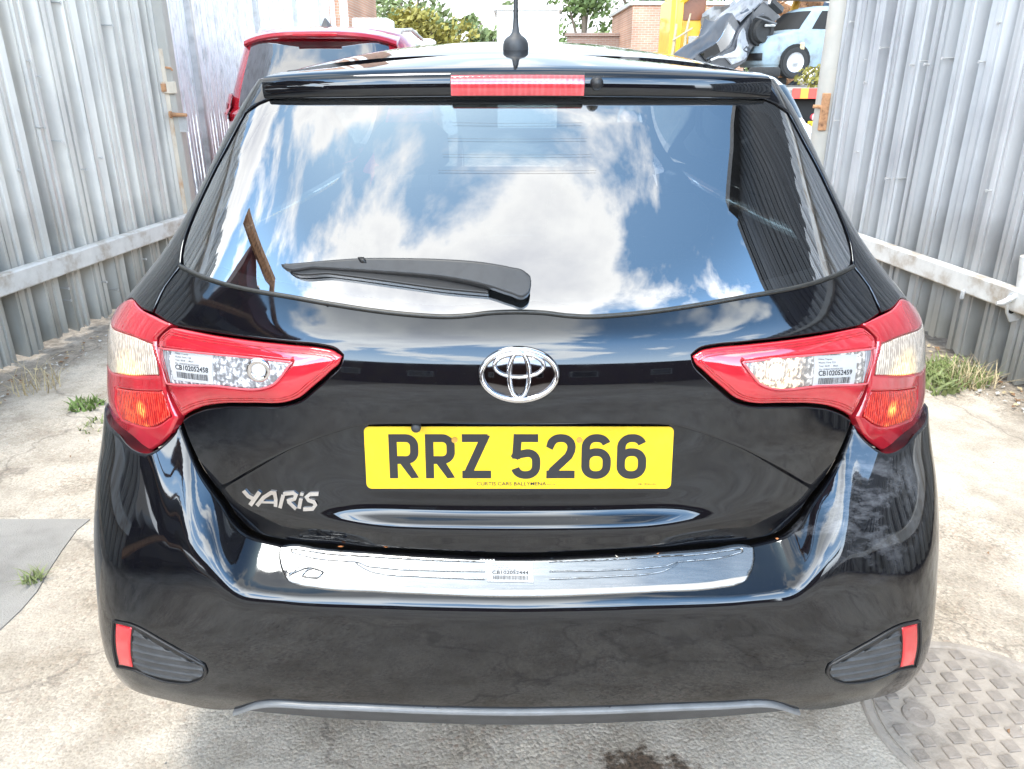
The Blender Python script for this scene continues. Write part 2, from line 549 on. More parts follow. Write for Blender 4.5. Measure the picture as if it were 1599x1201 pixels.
class Shell:
    def __init__(s, W, Y, n, k, yc):
        s.W, s.Y, s.n, s.k, s.yc = table(W, .014), table(Y, .010), table(n, .03), table(k, .03), yc

    def base(s, ps, z):
        ps, z = np.broadcast_arrays(np.asarray(ps, float), np.asarray(z, float))
        a = np.abs(ps)
        side = np.maximum(a - math.pi / 2, 0)
        ac = np.minimum(a, math.pi / 2)
        w, r0, n = s.W(z), s.yc - s.Y(z), s.n(z)
        r = ((np.sin(ac) / w) ** n + (np.abs(np.cos(ac)) / r0) ** n) ** (-1 / n)
        x = r * np.sin(ac)
        y = s.yc - r * np.cos(ac) + s.k(z) * x * x + side * SIDE_K
        tap = 1 - .10 * np.clip((y - 3.2) / 1.4, 0, 2) ** 2.2
        return np.stack([np.sign(ps) * x * tap, y, z], -1)

    def inv(s, P):
        x, y, z = P[..., 0], P[..., 1], P[..., 2]
        yy = y - s.k(z) * x * x
        ps = np.arctan2(x, s.yc - yy)
        a = np.clip(np.abs(ps), 0, math.pi / 2)
        n = s.n(z)
        r = ((np.sin(a) / s.W(z)) ** n + (np.abs(np.cos(a)) / (s.yc - s.Y(z))) ** n) ** (-1 / n)
        return np.hypot(x, s.yc - yy) - r, ps

    def psi_at(s, y, z):
        """plan angle of the side point at length y"""
        ps = np.linspace(0.5, math.pi / 2 + 4.2, 1500)
        yy = s.base(ps, np.full_like(ps, z))[:, 1]
        return float(np.interp(y, yy, ps))


BODY = Shell(
    [(.2, .83), (.55, .848), (.7, .852), (.8, .8502), (.88, .8358), (.95, .8179), (1.0, .7760), (1.05, .7230), (1.1, .6759), (1.2, .6064), (1.3, .5503), (1.36, .5124), (1.42, .4652), (1.5, .3954)],
    [(.25, 1.15), (.55, 1.130), (.637, 1.130), (.70, 1.124), (.80, 1.124), (.8767, 1.127), (.93, 1.130), (.961, 1.135), (1.0, 1.147), (1.045, 1.172), (1.10, 1.206), (1.2, 1.270), (1.30, 1.336), (1.372, 1.386), (1.42, 1.425), (1.5, 1.50)],
    [(.25, 3.4), (.8, 3.3), (.95, 3.3), (1.05, 4.0), (1.3, 4.2), (1.45, 4.0)],
    [(.25, .12), (1.45, .12)], 1.60)
BUMP = Shell(
    [(.2, .81), (.25, .825), (.30, .834), (.35, .834), (.40, .829), (.45, .828), (.5, .834), (.55, .842), (.6, .848), (.68, .853), (.75, .845), (.85, .836)],
    [(.2, 1.14), (.27, 1.105), (.30, 1.09), (.347, 1.073), (.42, 1.063), (.50, 1.060), (.569, 1.060), (.62, 1.063), (.7, 1.072), (.85, 1.09)],
    [(.25, 8), (.42, 8), (.5, 6.5), (.6, 5), (.7, 3.8), (.85, 3.0)],
    [(.25, .08), (.42, .08), (.6, .11), (.85, .12)], 1.55)


def proj(P):
    X, Y, Z = P[..., 0] + XC, P[..., 1], P[..., 2] - CAM_Z
    c, s = math.cos(PITCH), math.sin(PITCH)
    d = Y * c - Z * s
    return np.stack([CX + FPX * X / d, CY + FPX * (-Y * s - Z * c) / d], -1)


def ray(u, v):
    c, s = math.cos(PITCH), math.sin(PITCH)
    b = (v - CY) / FPX
    return np.array([-XC, 0, CAM_Z]), np.array([(u - CX) / FPX, c - b * s, -s - b * c])


def survey(shell, surf, pts):
    """survey sightings taken from the photograph -> (plan angle, height) on the shell"""
    out = []
    T = np.arange(.9, 2.3, .003)
    for (u, v) in pts:
        o, d = ray(u, v)
        P = o + T[:, None] * d
        F, ps = shell.inv(P)
        neg = np.nonzero(F < 0)[0]
        if len(neg):
            j = max(neg[0], 1)
            t = T[j - 1] + (T[j] - T[j - 1]) * F[j - 1] / (F[j - 1] - F[j])
        else:
            t = T[int(np.argmin(F))]
        p0 = o + t * d
        _, a = shell.inv(p0)
        q = np.array([float(a), p0[2]])
        if len(neg) and surf is not None:
            best, br = q.copy(), 1e9
            for it in range(12):
                e = np.array([u, v]) - proj(surf(q[0], q[1]))
                r_ = np.abs(e).max()
                if r_ < br:
                    best, br = q.copy(), r_
                if r_ < .02:
                    break
                h = 1e-4
                J = np.stack([(proj(surf(q[0] + h, q[1])) - proj(surf(q[0] - h, q[1]))) / (2 * h),
                              (proj(surf(q[0], q[1] + h)) - proj(surf(q[0], q[1] - h))) / (2 * h)], 1)
                try:
                    st = np.linalg.solve(J, e)
                except np.linalg.LinAlgError:
                    break
                q = q + np.clip(st, -.05, .05) * .8
            q = best
        out.append(q)
    return np.array(out)


def sstep(x):
    x = np.clip(x, 0, 1)
    return x * x * x * (x * (6 * x - 15) + 10)


# crease over the number plate recess
cr = survey(BODY, None, [(340, 762), (381.7, 738), (415.8, 719.7), (455.2, 700), (507.7, 680.3), (560, 664.6), (600, 663), (700, 662), (800, 661.5)])
crx = np.abs(BODY.base(cr[:, 0], cr[:, 1])[:, 0])
o_ = np.argsort(crx)
CRX, CRZ = crx[o_], cr[o_, 1]
_xs = np.linspace(0, .9, 361)
_k = np.exp(-.5 * (np.arange(-14, 15) / 5.) ** 2)
_k /= _k.sum()


_k2 = np.exp(-.5 * (np.arange(-40, 41) / 13.) ** 2)
_k2 /= _k2.sum()


def smooth_w(vals):
    return np.convolve(np.pad(vals, 40, mode='reflect', reflect_type='odd') if False else np.concatenate([vals[40:0:-1], vals, 2 * vals[-1] - vals[-2:-42:-1]]), _k2, 'valid')


def smooth_x(vals):
    return np.convolve(np.pad(vals, 14, mode='reflect'), _k, 'valid')


_crz = smooth_x(np.interp(_xs, CRX, CRZ))
_recA = table([(.60, .004), (.66, .004), (.678, .006), (.686, .011), (.695, .023), (.704, .028), (.72, .032), (.7465, .038), (.80, .044), (.856, .052), (.90, .055)], .005)


def body_surf(ps, z):
    P = BODY.base(ps, z)
    x = np.abs(P[..., 0])
    e = np.interp(x, _xs, _crz) - P[..., 2]
    fade = 1 - sstep((x - .24) / .33) * .93
    ledge = 1 - sstep((x - .18) / .26)
    A = _recA(P[..., 2])
    lo = .012 + .30 * (A - .012) * 0 + np.minimum(A, .012)
    depth = A * ledge + (.020 + .02 * sstep((P[..., 2] - .64) / .2)) * (1 - ledge)
    rec = depth * fade * sstep((e + .001) / .011)
    P = P.copy()
    P[..., 1] += rec
    return P


def normal(surf, ps, z, h=1.2e-3):
    a = surf(ps + h, z) - surf(ps - h, z)
    b = surf(ps, z + h) - surf(ps, z - h)
    n = np.cross(a, b)
    n /= np.linalg.norm(n, axis=-1, keepdims=True) + 1e-12
    P = surf(ps, z)
    ref = P - np.array([0, 2.3, .75])
    sgn = np.sign((n * ref).sum(-1, keepdims=True))
    return n * np.where(sgn == 0, 1, sgn)


def offset(surf, off):
    def f(ps, z):
        ps = np.asarray(ps, float)
        z = np.asarray(z, float)
        d = off(ps, z) if callable(off) else off
        d = np.asarray(d)
        return surf(ps, z) + normal(surf, ps, z) * (d[..., None] if d.ndim else d)
    return f


# tailgate outline (left half, top centre to bottom centre)
TG_GLASS = [(807, 488), (765, 489.6), (730, 493.8), (695, 495.5), (660, 493.8), (590, 486.8), (520, 476.3), (450, 464), (380, 451.7), (345, 443), (310, 430.7), (282, 417)]
TG_SIDE = [(273, 428), (258.7, 447), (248, 469), (240, 489)]
TG_LAMP = [(252, 497), (264, 504.5), (334, 519.5), (403, 529), (455, 534.5), (503, 539.5), (524, 545), (535.5, 555), (533, 567), (514.5, 588.5), (491, 609.5), (469, 627), (450, 633.3), (389.5, 635.4), (345, 636), (318.6, 640), (297.6, 648), (284, 657)]
TG_GAP = [(298.5, 697), (319.5, 737), (336, 760), (353.5, 782), (372.5, 809.5), (397.5, 831), (435, 842), (481, 848.3), (528, 851.5), (621, 857.5), (715, 862.3), (807, 865)]

_low = survey(BODY, body_surf, TG_GAP)
_lx = np.abs(body_surf(_low[:, 0], _low[:, 1])[:, 0])
_o = np.argsort(_lx)
_zg = np.interp(_xs, _lx[_o], _low[_o, 1])
_zg = np.where(_xs > .60, np.maximum(_zg, np.interp(_xs, [.60, .68, .9], [.79, .80, .80])), _zg)
_zg = smooth_x(_zg)


def _body_y(x, z):
    w, r0, n = BODY.W(z), BODY.yc - BODY.Y(z), BODY.n(z)
    q = np.clip(x / w, 0, .93)
    return BODY.yc - r0 * (1 - q ** n) ** (1 / n) + .12 * x * x


_yg = smooth_x(_body_y(_xs, _zg) + .006)
# slope of the bumper's upper ledge, from its edge line
_el = survey(BUMP, None, [(807, 950), (715, 949), (621, 947), (496, 941), (434, 932), (369, 918.7), (304, 897), (277.8, 875), (262, 853), (252, 825)])
_ep = BUMP.base(_el[:, 0], _el[:, 1])
_eo = np.argsort(np.abs(_ep[:, 0]))
_ex, _ez, _ey = np.abs(_ep[_eo, 0]), _ep[_eo, 2], _ep[_eo, 1]
_mm = (np.interp(_ex, _xs, _yg) - _ey) / np.maximum(np.interp(_ex, _xs, _zg) - _ez, .02)
_mg = smooth_w(np.interp(_xs, _ex, _mm))
_fg = smooth_w(np.interp(_xs, [0, _ex[-1] - .02, _ex[-1] + .10, .9], [0, 0, .10, .4]))


def bump_surf(ps, z):
    P = BUMP.base(ps, z).copy()
    x = np.abs(P[..., 0])
    yr = np.interp(x, _xs, _yg) - (np.interp(x, _xs, _zg) - P[..., 2]) * np.interp(x, _xs, _mg) - np.interp(x, _xs, _fg)
    d = yr - P[..., 1]
    k = .011
    P[..., 1] += k * np.logaddexp(0, np.clip(d / k, -60, 200))
    # shallow scoop running from the vent tip in towards the valance
    return P


def pip(poly, pts):
    x, y = pts[:, 0], pts[:, 1]
    inside = np.zeros(len(pts), bool)
    px, py = poly[:, 0], poly[:, 1]
    j = len(poly) - 1
    for i in range(len(poly)):
        c = ((py[i] > y) != (py[j] > y))
        with np.errstate(divide='ignore', invalid='ignore'):
            xi = (px[j] - px[i]) * (y - py[i]) / (py[j] - py[i] + 1e-15) + px[i]
        inside ^= c & (x < xi)
        j = i
    return inside


def smooth_loop(p, ds, corner=48, closed=True):
    """Hermite curve through the points, sharp only at real corners, resampled to about ds"""
    p = np.asarray(p, float)
    n = len(p)
    out = []
    seg = [(i, (i + 1) % n) for i in range(n if closed else n - 1)]
    tan_in, tan_out = np.zeros_like(p), np.zeros_like(p)
    for i in range(n):
        if not closed and i in (0, n - 1):
            d = p[1] - p[0] if i == 0 else p[-1] - p[-2]
            tan_in[i] = tan_out[i] = d / (np.linalg.norm(d) + 1e-12)
            continue
        a, b = p[i] - p[i - 1], p[(i + 1) % n] - p[i]
        la, lb = np.linalg.norm(a) + 1e-12, np.linalg.norm(b) + 1e-12
        ang = math.degrees(math.acos(np.clip(np.dot(a, b) / la / lb, -1, 1)))
        if ang > corner:
            tan_in[i], tan_out[i] = a / la, b / lb
        else:
            t = a / la / la + b / lb / lb
            t /= np.linalg.norm(t) + 1e-12
            tan_in[i] = tan_out[i] = t
    for (i, j) in seg:
        L = np.linalg.norm(p[j] - p[i])
        k = max(1, int(round(L / ds)))
        for q in range(k):
            t = q / k
            h = (2*t**3-3*t**2+1)*p[i] + (t**3-2*t**2+t)*L*tan_out[i] + (-2*t**3+3*t**2)*p[j] + (t**3-t**2)*L*tan_in[j]
            out.append(h)
    if not closed:
        out.append(p[-1])
    return np.array(out)


AK = .72        # metres per radian of plan angle, roughly


def area(p):
    return .5 * np.sum(p[:, 0] * np.roll(p[:, 1], -1) - np.roll(p[:, 0], -1) * p[:, 1])


def inset_loop(p, d):
    e = np.roll(p, -1, 0) - p
    e /= np.linalg.norm(e, axis=1, keepdims=True) + 1e-12
    nrm = np.stack([-e[:, 1], e[:, 0]], 1)
    nv = nrm + np.roll(nrm, 1, 0)
    nv /= np.linalg.norm(nv, axis=1, keepdims=True) + 1e-9
    return p + nv * d


def patch(name, parent, mat, surf, outline, step=.012, thick=.008, edge=.0016, inset=.003, holes=(), ds=None, corner=48, hthick=None, extra=None):
    ds = ds or step * .7
    K = np.array([AK, 1.0])
    def prep(l):
        q = smooth_loop(np.asarray(l) * K, ds, corner)
        return q if area(q) > 0 else q[::-1]
    loop = prep(outline)
    hl = [prep(h)[::-1] for h in holes]
    loops = [loop] + hl
    pts, edges, rings = [], [], []
    for l in loops:
        b = len(pts)
        pts += l.tolist()
        rings.append((b, len(l)))
        edges += [(b + i, b + (i + 1) % len(l)) for i in range(len(l))]
    if inset > 0:
        for l in loops:
            il = inset_loop(l, inset)
            keep = pip(loop, il)
            for h in hl:
                keep &= ~pip(h, il)
            d = np.array([np.min(np.hypot(*(loop - q).T)) for q in il])
            keep &= d > inset * .55 if l is loop else True
            il = il[keep]
            pts += il.tolist()
    if extra is not None:
        ex = np.asarray(extra) * K
        ex = ex[pip(loop, ex)]
        db = np.array([np.min(np.hypot(*(loop - q).T)) for q in ex])
        pts += ex[db > .003].tolist()
    lo, hi = loop.min(0), loop.max(0)
    gx = np.arange(lo[0], hi[0], step)
    gz = np.arange(lo[1], hi[1], step * .866)
    g = np.array([(a + (step * .5 if j % 2 else 0), b) for j, b in enumerate(gz) for a in gx])
    if len(g):
        ok = pip(loop, g)
        for h in hl:
            ok &= ~pip(h, g)
        g = g[ok]
        allb = np.array(pts)
        if len(g):
            dmin = np.full(len(g), 1e9)
            for c in range(0, len(allb), 200):
                dd = np.hypot(g[:, None, 0] - allb[None, c:c + 200, 0], g[:, None, 1] - allb[None, c:c + 200, 1]).min(1)
                dmin = np.minimum(dmin, dd)
            g = g[dmin > step * .45]
        pts += g.tolist()
    vs, es, fs, ov, oe, of = delaunay_2d_cdt([Vector(p) for p in pts], edges, [], 0, 1e-7, True)
    v2 = np.array([tuple(v) for v in vs])
    fs = [f for f in fs if len(f) == 3]
    cen = np.array([v2[list(f)].mean(0) for f in fs])
    ok = pip(loop, cen)
    for h in hl:
        ok &= ~pip(h, cen)
    F = [f for f, k in zip(fs, ok) if k]
    bset = {}
    for i, o in enumerate(ov):
        for q in o:
            bset[q] = i
    ps, z = v2[:, 0] / AK, v2[:, 1]
    P = surf(ps, z)
    NN = normal(surf, ps, z)
    P, NN = P.copy(), NN.copy()
    F2 = []
    for f in F:
        a, b, c = P[f[0]], P[f[1]], P[f[2]]
        if np.dot(np.cross(b - a, c - a), NN[f[0]]) < 0:
            f = (f[0], f[2], f[1])
        F2.append(tuple(f))
    V, NV = [P], [NN]
    count = len(P)
    for li, (b, n) in enumerate(rings):
        ids = [bset.get(b + i) for i in range(n)]
        ids = [i for i in ids if i is not None]
        q = np.array(ids)
        base = P[q].copy()
        nb = NN[q].copy()
        t = np.roll(base, -1, 0) - np.roll(base, 1, 0)
        t /= np.linalg.norm(t, axis=1, keepdims=True) + 1e-12
        out = np.cross(t, nb)
        # pick the sign that leaves the patch
        l2 = v2[q]
        tin = np.roll(l2, -1, 0) - np.roll(l2, 1, 0)
        nin = np.stack([-tin[:, 1], tin[:, 0]], 1)
        nin /= np.linalg.norm(nin, axis=1, keepdims=True) + 1e-12
        pin = surf((l2[:, 0] + nin[:, 0] * .002) / AK, l2[:, 1] + nin[:, 1] * .002)
        s = np.sign(((pin - base) * out).sum(1, keepdims=True))
        out = -out * np.where(s == 0, 1, s)
        P[q] = base - nb * edge
        if edge > 0:
            NN[q] = nb * .55 + out * .83
        th = thick if li == 0 or hthick is None else hthick
        r0, r1 = base - nb * edge, base - nb * th
        m = len(q)
        V += [r0, r1]
        NV += [out, out]
        for i in range(m):
            j = (i + 1) % m
            f = (count + i, count + m + i, count + m + j, count + j)
            a, b_, c = r0[i], r1[i], r1[j]
            if np.dot(np.cross(b_ - a, c - a), out[i]) < 0:
                f = f[::-1]
            F2.append(f)
        count += 2 * m
    V, NV = np.concatenate(V), np.concatenate(NV)
    V[:, 0] += XC
    return mesh_obj(name, V, F2, mat, parent, True, None, NV)


def mirror(l):
    l = np.asarray(l, float).copy()
    l[:, 0] *= -1
    return l[::-1]


def both(half):
    """half outline from top centre to bottom centre on the left -> full closed outline"""
    h = np.asarray(half, float)
    r_ = h[::-1].copy()
    r_[:, 0] *= -1
    keep = np.abs(r_[:, 0]) > .012
    return np.concatenate([h, r_[keep]])


def quadmap(shell, surf, corners):
    """corners TL, TR, BR, BL -> function of (a, b) in the unit square, b up, and height off the surface"""
    q = survey(shell, surf, corners)

    def f(a, b, off):
        a, b = np.asarray(a, float), np.asarray(b, float)
        t = (q[0][None] * (1 - a)[:, None] + q[1][None] * a[:, None])
        l = (q[3][None] * (1 - a)[:, None] + q[2][None] * a[:, None])
        w = l * (1 - b)[:, None] + t * b[:, None]
        P = surf(w[:, 0], w[:, 1])
        P = P + normal(surf, w[:, 0], w[:, 1]) * np.asarray(off)[..., None] if np.ndim(off) else P + normal(surf, w[:, 0], w[:, 1]) * off
        P[:, 0] += XC
        return P
    return f


def sticker(name, parent, fmap, lines, number, asp, off=.001):
    """white paper label: small print, a bold stock number and a bar code"""
    V, F, Mi = [], [], []
    n = 0

    def add(P, f, mi):
        nonlocal n
        V.append(P)
        F.extend([tuple(i + n for i in q) for q in f])
        Mi.extend([mi] * len(f))
        n += len(P)
    g = np.linspace(0, 1, 9)
    A, B = np.meshgrid(g, g)
    P = fmap(A.ravel(), B.ravel(), off)
    add(P, [(j * 9 + i, j * 9 + i + 1, (j + 1) * 9 + i + 1, (j + 1) * 9 + i) for j in range(8) for i in range(8)], 0)
    rim = [i for i in range(9)] + [j * 9 + 8 for j in range(1, 9)] + [72 + i for i in range(7, -1, -1)] + [j * 9 for j in range(7, 0, -1)]
    a_, b_ = A.ravel()[rim], B.ravel()[rim]
    P2 = np.concatenate([fmap(a_, b_, off), fmap(a_, b_, 0.0)])
    m = len(rim)
    add(P2, [(i, (i + 1) % m, m + (i + 1) % m, m + i) for i in range(m)], 0)
    for i, l in enumerate(lines):
        v, f = text_mesh(l)
        s = .052
        add(fmap(.10 + v[:, 0] * s / asp, .865 - i * .105 + v[:, 1] * s, off + .0004), f, 1)
    v, f = text_mesh(number, .022)
    s = .155
    sc_ = .80 / (v[:, 0].max() * s / asp)
    add(fmap(.10 + v[:, 0] * s / asp * sc_, .375 + v[:, 1] * s, off + .0004), f, 1)
    rnd = random.Random(number)
    x = .12
    while x < .88:
        w = rnd.choice([.006, .006, .010, .016])
        a = np.array([x, x + w, x + w, x]); b = np.array([.10, .10, .30, .30])
        add(fmap(a, b, off + .0004), [(0, 1, 2, 3)], 1)
        x += w + rnd.choice([.006, .009, .014])
    return mesh_obj(name, np.concatenate(V), F, [M['white_sticker'], M['print']], parent, False, Mi)


# ------------------------------------------------------------------ the black hatchback
CAR = empty('hatchback_car', (XC, 2.9, 0), 'glossy black hatchback seen from behind with a yellow number plate and white stock stickers', 'car')

tg_half = survey(BODY, body_surf, TG_GLASS + TG_SIDE + TG_LAMP + TG_GAP)
_cx = np.arange(-.62, .6201, .004)
_crows = []
for e_ in (-.005, -.001, .002, .0035, .005, .0065, .008, .010, .014):
    zc = np.interp(np.abs(_cx), _xs, _crz) - e_
    w_, r0_, n_e = BODY.W(zc), BODY.yc - BODY.Y(zc), BODY.n(zc)
    yy_ = r0_ * (1 - np.clip(np.abs(_cx) / w_, 0, .98) ** n_e) ** (1 / n_e)
    _crows.append(np.stack([np.arctan2(_cx, yy_), zc], 1))
TAILGATE = patch('tailgate', CAR, M['paint'], body_surf, both(tg_half), step=.0075, thick=.02, edge=.002, ds=.006, extra=np.concatenate(_crows))

# rear window
bs = lambda a, z: BODY.base(a, z)
glass_surf = offset(lambda a, z: BODY.base(a, z), -.004)
GL = [(807, 146), (640, 147), (520, 148.5), (440, 151), (424, 153.5), (404, 161), (384, 174), (357, 224), (331, 273), (309, 320), (291, 366), (284.5, 412)] + [(u, v - 3.5) for (u, v) in TG_GLASS[::-1]][1:]
gl_half = survey(BODY, lambda a, z: BODY.base(a, z), GL)
gl_full = both(gl_half)
inner = smooth_loop(gl_full * np.array([AK, 1]), .02)
if area(inner) < 0:
    inner = inner[::-1]
inner = inset_loop(inner, .014)
inner[:, 0] *= 1 - .05 * sstep((np.abs(inner[:, 0]) - .15) / .3)
inner = inner / np.array([AK, 1])
GLASS = patch('rear_window', CAR, M['rear_glass'], glass_surf, inner, step=.014, thick=.004, edge=0, inset=0, ds=.02)
patch('glass_border', GLASS, M['frit'], glass_surf, gl_full, step=.012, thick=.006, edge=.0, inset=0, holes=[inner], ds=.02, hthick=.003)
ht = MB()
for zh in np.arange(1.262, 1.355, .024):
    half = float(np.interp(zh, [1.06, 1.12, 1.35], [.42, .42, .42]))
    a_ = np.linspace(-half, half, 40)
    Ph = offset(bs, .0006)(a_, np.full(40, zh) - .006 * (1 - (a_ / 1.1) ** 2)); Ph[:, 0] += XC
    ht.tube([tuple(p) for p in Ph], .00022, 4)
ht.build('heater_lines', pmat('heater_line', (.05, .04, .03), .5), GLASS)
# rubber seal under the window
s_half = survey(BODY, body_surf, [(u, v - 3) for u, v in TG_GLASS])
sl = both(np.concatenate([s_half, survey(BODY, body_surf, [(u, v + 2.2) for u, v in TG_GLASS])[::-1]]))
lowp = survey(BODY, lambda a, z: BODY.base(a, z), [(u, v - 1.0) for u, v in TG_GLASS])
lp = smooth_loop(np.concatenate([lowp[::-1], mirror(lowp)[::-1][1:] if False else (lowp[1:] * np.array([-1, 1]))]), .01, closed=False)
Pl = BODY.base(lp[:, 0], lp[:, 1]) + np.array([XC, 0, 0])
MB().tube([tuple(p) for p in Pl], .0042, 6).build('window_seal', M['seal'], GLASS, True, 80)

# side panels
def pa(y, z):
    return (-BODY.psi_at(y, z), z)


sil_pts = survey(BODY, lambda a, z: BODY.base(a, z), [(428, 117), (421, 153), (401, 161.5), (381, 175), (354, 225), (328, 274), (306, 321), (288, 366), (280.5, 414), (270.5, 427), (256, 446.5), (245, 468.5), (236.5, 487), (222, 482.5), (212, 473.5), (206, 465)])
sil_pts[0] = (sil_pts[1][0] * 1.005, 1.400)
arch = [pa(1.80 + .365 * math.cos(a), .30 + .365 * math.sin(a)) for a in np.radians(np.linspace(172, -12, 19))]
arch2 = [pa(4.31 + .365 * math.cos(a), .30 + .365 * math.sin(a)) for a in np.radians(np.linspace(192, 100, 10))]
side = [tuple(p) for p in sil_pts] + [pa(1.46, .985), pa(1.56, .968), pa(1.585, .955), pa(1.555, .90), pa(1.50, .82), pa(1.455, .76)] + arch + [pa(2.3, .22), pa(3.8, .22)] + arch2 + \
       [pa(4.25, .92), pa(4.02, .97), pa(3.7, 1.16), pa(3.30, 1.385), pa(3.15, 1.416), pa(2.6, 1.440), pa(2.0, 1.425), pa(1.74, 1.402)]
win = [pa(1.98, 1.06), pa(2.0, 1.02), pa(2.3, 1.0), pa(3.0, .985), pa(3.72, .985), pa(3.66, 1.08), pa(3.28, 1.325), pa(3.1, 1.365), pa(2.5, 1.38), pa(2.1, 1.365), pa(2.0, 1.30)]
for sgn in (1, -1):
    so = np.array(side) * np.array([sgn, 1])
    wo_ = np.array(win) * np.array([sgn, 1])
    SP = patch('side_panel', CAR, M['paint'], bs, so, step=.03, thick=.02, edge=.002, holes=[wo_], ds=.014)
    patch('side_window', CAR, M['car_glass'], offset(bs, -.006), wo_, step=.05, thick=.003, edge=0, inset=0, ds=.03)

# roof
zr = table([(1.4, 1.408), (1.6, 1.440), (1.8, 1.463), (2.1, 1.482), (2.5, 1.493), (2.9, 1.488), (3.2, 1.462), (3.4, 1.43)], .03, 1.2, 3.6)
def roof_pt(s, t):
    """s in -1..1 across, t 0..1 from the spoiler seam forward"""
    ys0 = 1.595
    y = ys0 + t * (3.22 - ys0)
    drop = .046 + .004 * t
    ze = zr(y) - drop
    xe = BODY.W(ze) * .985
    y = y + .12 * (1 - t) * s * s
    z = zr(y) - drop * np.abs(s) ** 2.6
    return np.stack([s * xe + XC, y, z], -1)
ns, ntt = 41, 40
S_, T_ = np.meshgrid(np.linspace(-1, 1, ns), np.linspace(0, 1, ntt))
RV = roof_pt(S_, T_).reshape(-1, 3)
RF = [(j * ns + i, j * ns + i + 1, (j + 1) * ns + i + 1, (j + 1) * ns + i) for j in range(ntt - 1) for i in range(ns - 1)]
low = RV.copy(); low[:, 2] -= .02
edge_ = [i for i in range(ns)] + [j * ns + ns - 1 for j in range(1, ntt)] + [(ntt - 1) * ns + i for i in range(ns - 2, -1, -1)] + [j * ns for j in range(ntt - 2, 0, -1)]
nE = len(edge_)
RF2 = RF + [(edge_[i], len(RV) + i, len(RV) + (i + 1) % nE, edge_[(i + 1) % nE]) for i in range(nE)]
ROOF = mesh_obj('roof', np.concatenate([RV, low[edge_]]), RF2, M['paint'], CAR, True, autosharp=50)

# antenna
ax, ay = XC - .001, 1.70
az = float(zr(ay))
an = MB()
an.lathe([(.0, -.008), (.0245, -.008), (.0258, .0), (.0255, .009), (.0240, .015), (.0195, .021), (.0125, .0255), (.0080, .031), (.0062, .042), (.0052, .056)], (ax, ay, az), 'Z', 20)
ANT = an.build('antenna_base', M['grey_trim'], ROOF, True, 60)
MB().tube([(ax, ay, az + .05), (ax, ay + .02, az + .12), (ax - .001, ay + .10, az + .40)], [.0052, .0045, .0026], 10).build('antenna_whip', M['black_trim'], ROOF, True, 60)

# spoiler: one section swept round the top of the tailgate
def spoiler_pt(ps, sec, zs):
    """sec: (outward metres, height) section point"""
    zb = 1.385
    B = BODY.base(ps, np.full_like(ps, zb))
    c = np.array([0, 2.1, 0])
    d = B - np.array([0, 1.6 + .42, 0]); d[:, 2] = 0
    d[:, 0] *= .55
    d /= np.linalg.norm(d, axis=1, keepdims=True)
    P = B + d * sec[0]
    x = P[:, 0]
    P[:, 2] = sec[1] - zs * (x / .43) ** 2
    P[:, 0] += XC
    return P
SPA = float(abs(survey(BODY, None, [(424, 135)])[0][0]))
sect = [(-.05, 1.369, .004), (.016, 1.3695, .005), (.0215, 1.3705, .005), (.024, 1.3735, .005), (.0255, 1.385, .006), (.0245, 1.398, .007), (.021, 1.4055, .008), (.014, 1.4105, .009), (.0, 1.4150, .011), (-.03, 1.4195, .012), (-.09, 1.4285, .020), (-.15, 1.4365, .028), (-.200, 1.4415, .036), (-.206, 1.430, .036)]
def sweep_section(name, parent, mat, sect, a0, a1, n=60, smooth=True, sharp=35):
    ps = np.linspace(a0, a1, n)
    V = np.concatenate([spoiler_pt(ps, (s[0], s[1]), s[2]) for s in sect])
    m = len(sect)
    F = [(i * n + k, i * n + k + 1, (i + 1) * n + k + 1, (i + 1) * n + k) for i in range(m - 1) for k in range(n - 1)]
    F += [tuple(i * n for i in range(m)), tuple(i * n + n - 1 for i in range(m))[::-1]]
    F = [f[::-1] for f in F]
    return mesh_obj(name, V, F, mat, parent, smooth, autosharp=sharp)
SPOIL = sweep_section('spoiler', CAR, M['paint'], sect, -SPA, SPA, 90, True, 60)
q = survey(BODY, None, [(711, 130), (905, 130)])
face = [(.0150, 1.3710, .005), (.0285, 1.3715, .005), (.0300, 1.3755, .005), (.0305, 1.387, .006), (.0295, 1.398, .007), (.0255, 1.4035, .008), (.0150, 1.4045, .008)]
HBL = sweep_section('high_brake_light', CAR, M['brake_red'], face, q[0, 0], q[1, 0], 40, True, 50)
rim = [(.016, 1.3700, .005), (.0262, 1.3702, .005), (.0275, 1.386, .006), (.0265, 1.4000, .007), (.0225, 1.4070, .008), (.012, 1.4085, .008)]
sweep_section('lamp_surround', HBL, M['black_trim'], rim, q[0, 0] - .006, q[1, 0] + .006, 40, True, 50)
nz = survey(BODY, None, [(923, 128)])[0]
pn = spoiler_pt(np.array([nz[0]]), (.024, 1.391), .006)[0]
MB().lathe([(.0, -.016), (.006, -.0155), (.010, -.010), (.0115, .0), (.0115, .01)], tuple(pn), 'Y', 16).build('washer_nozzle', M['black_trim'], SPOIL, True, 60)

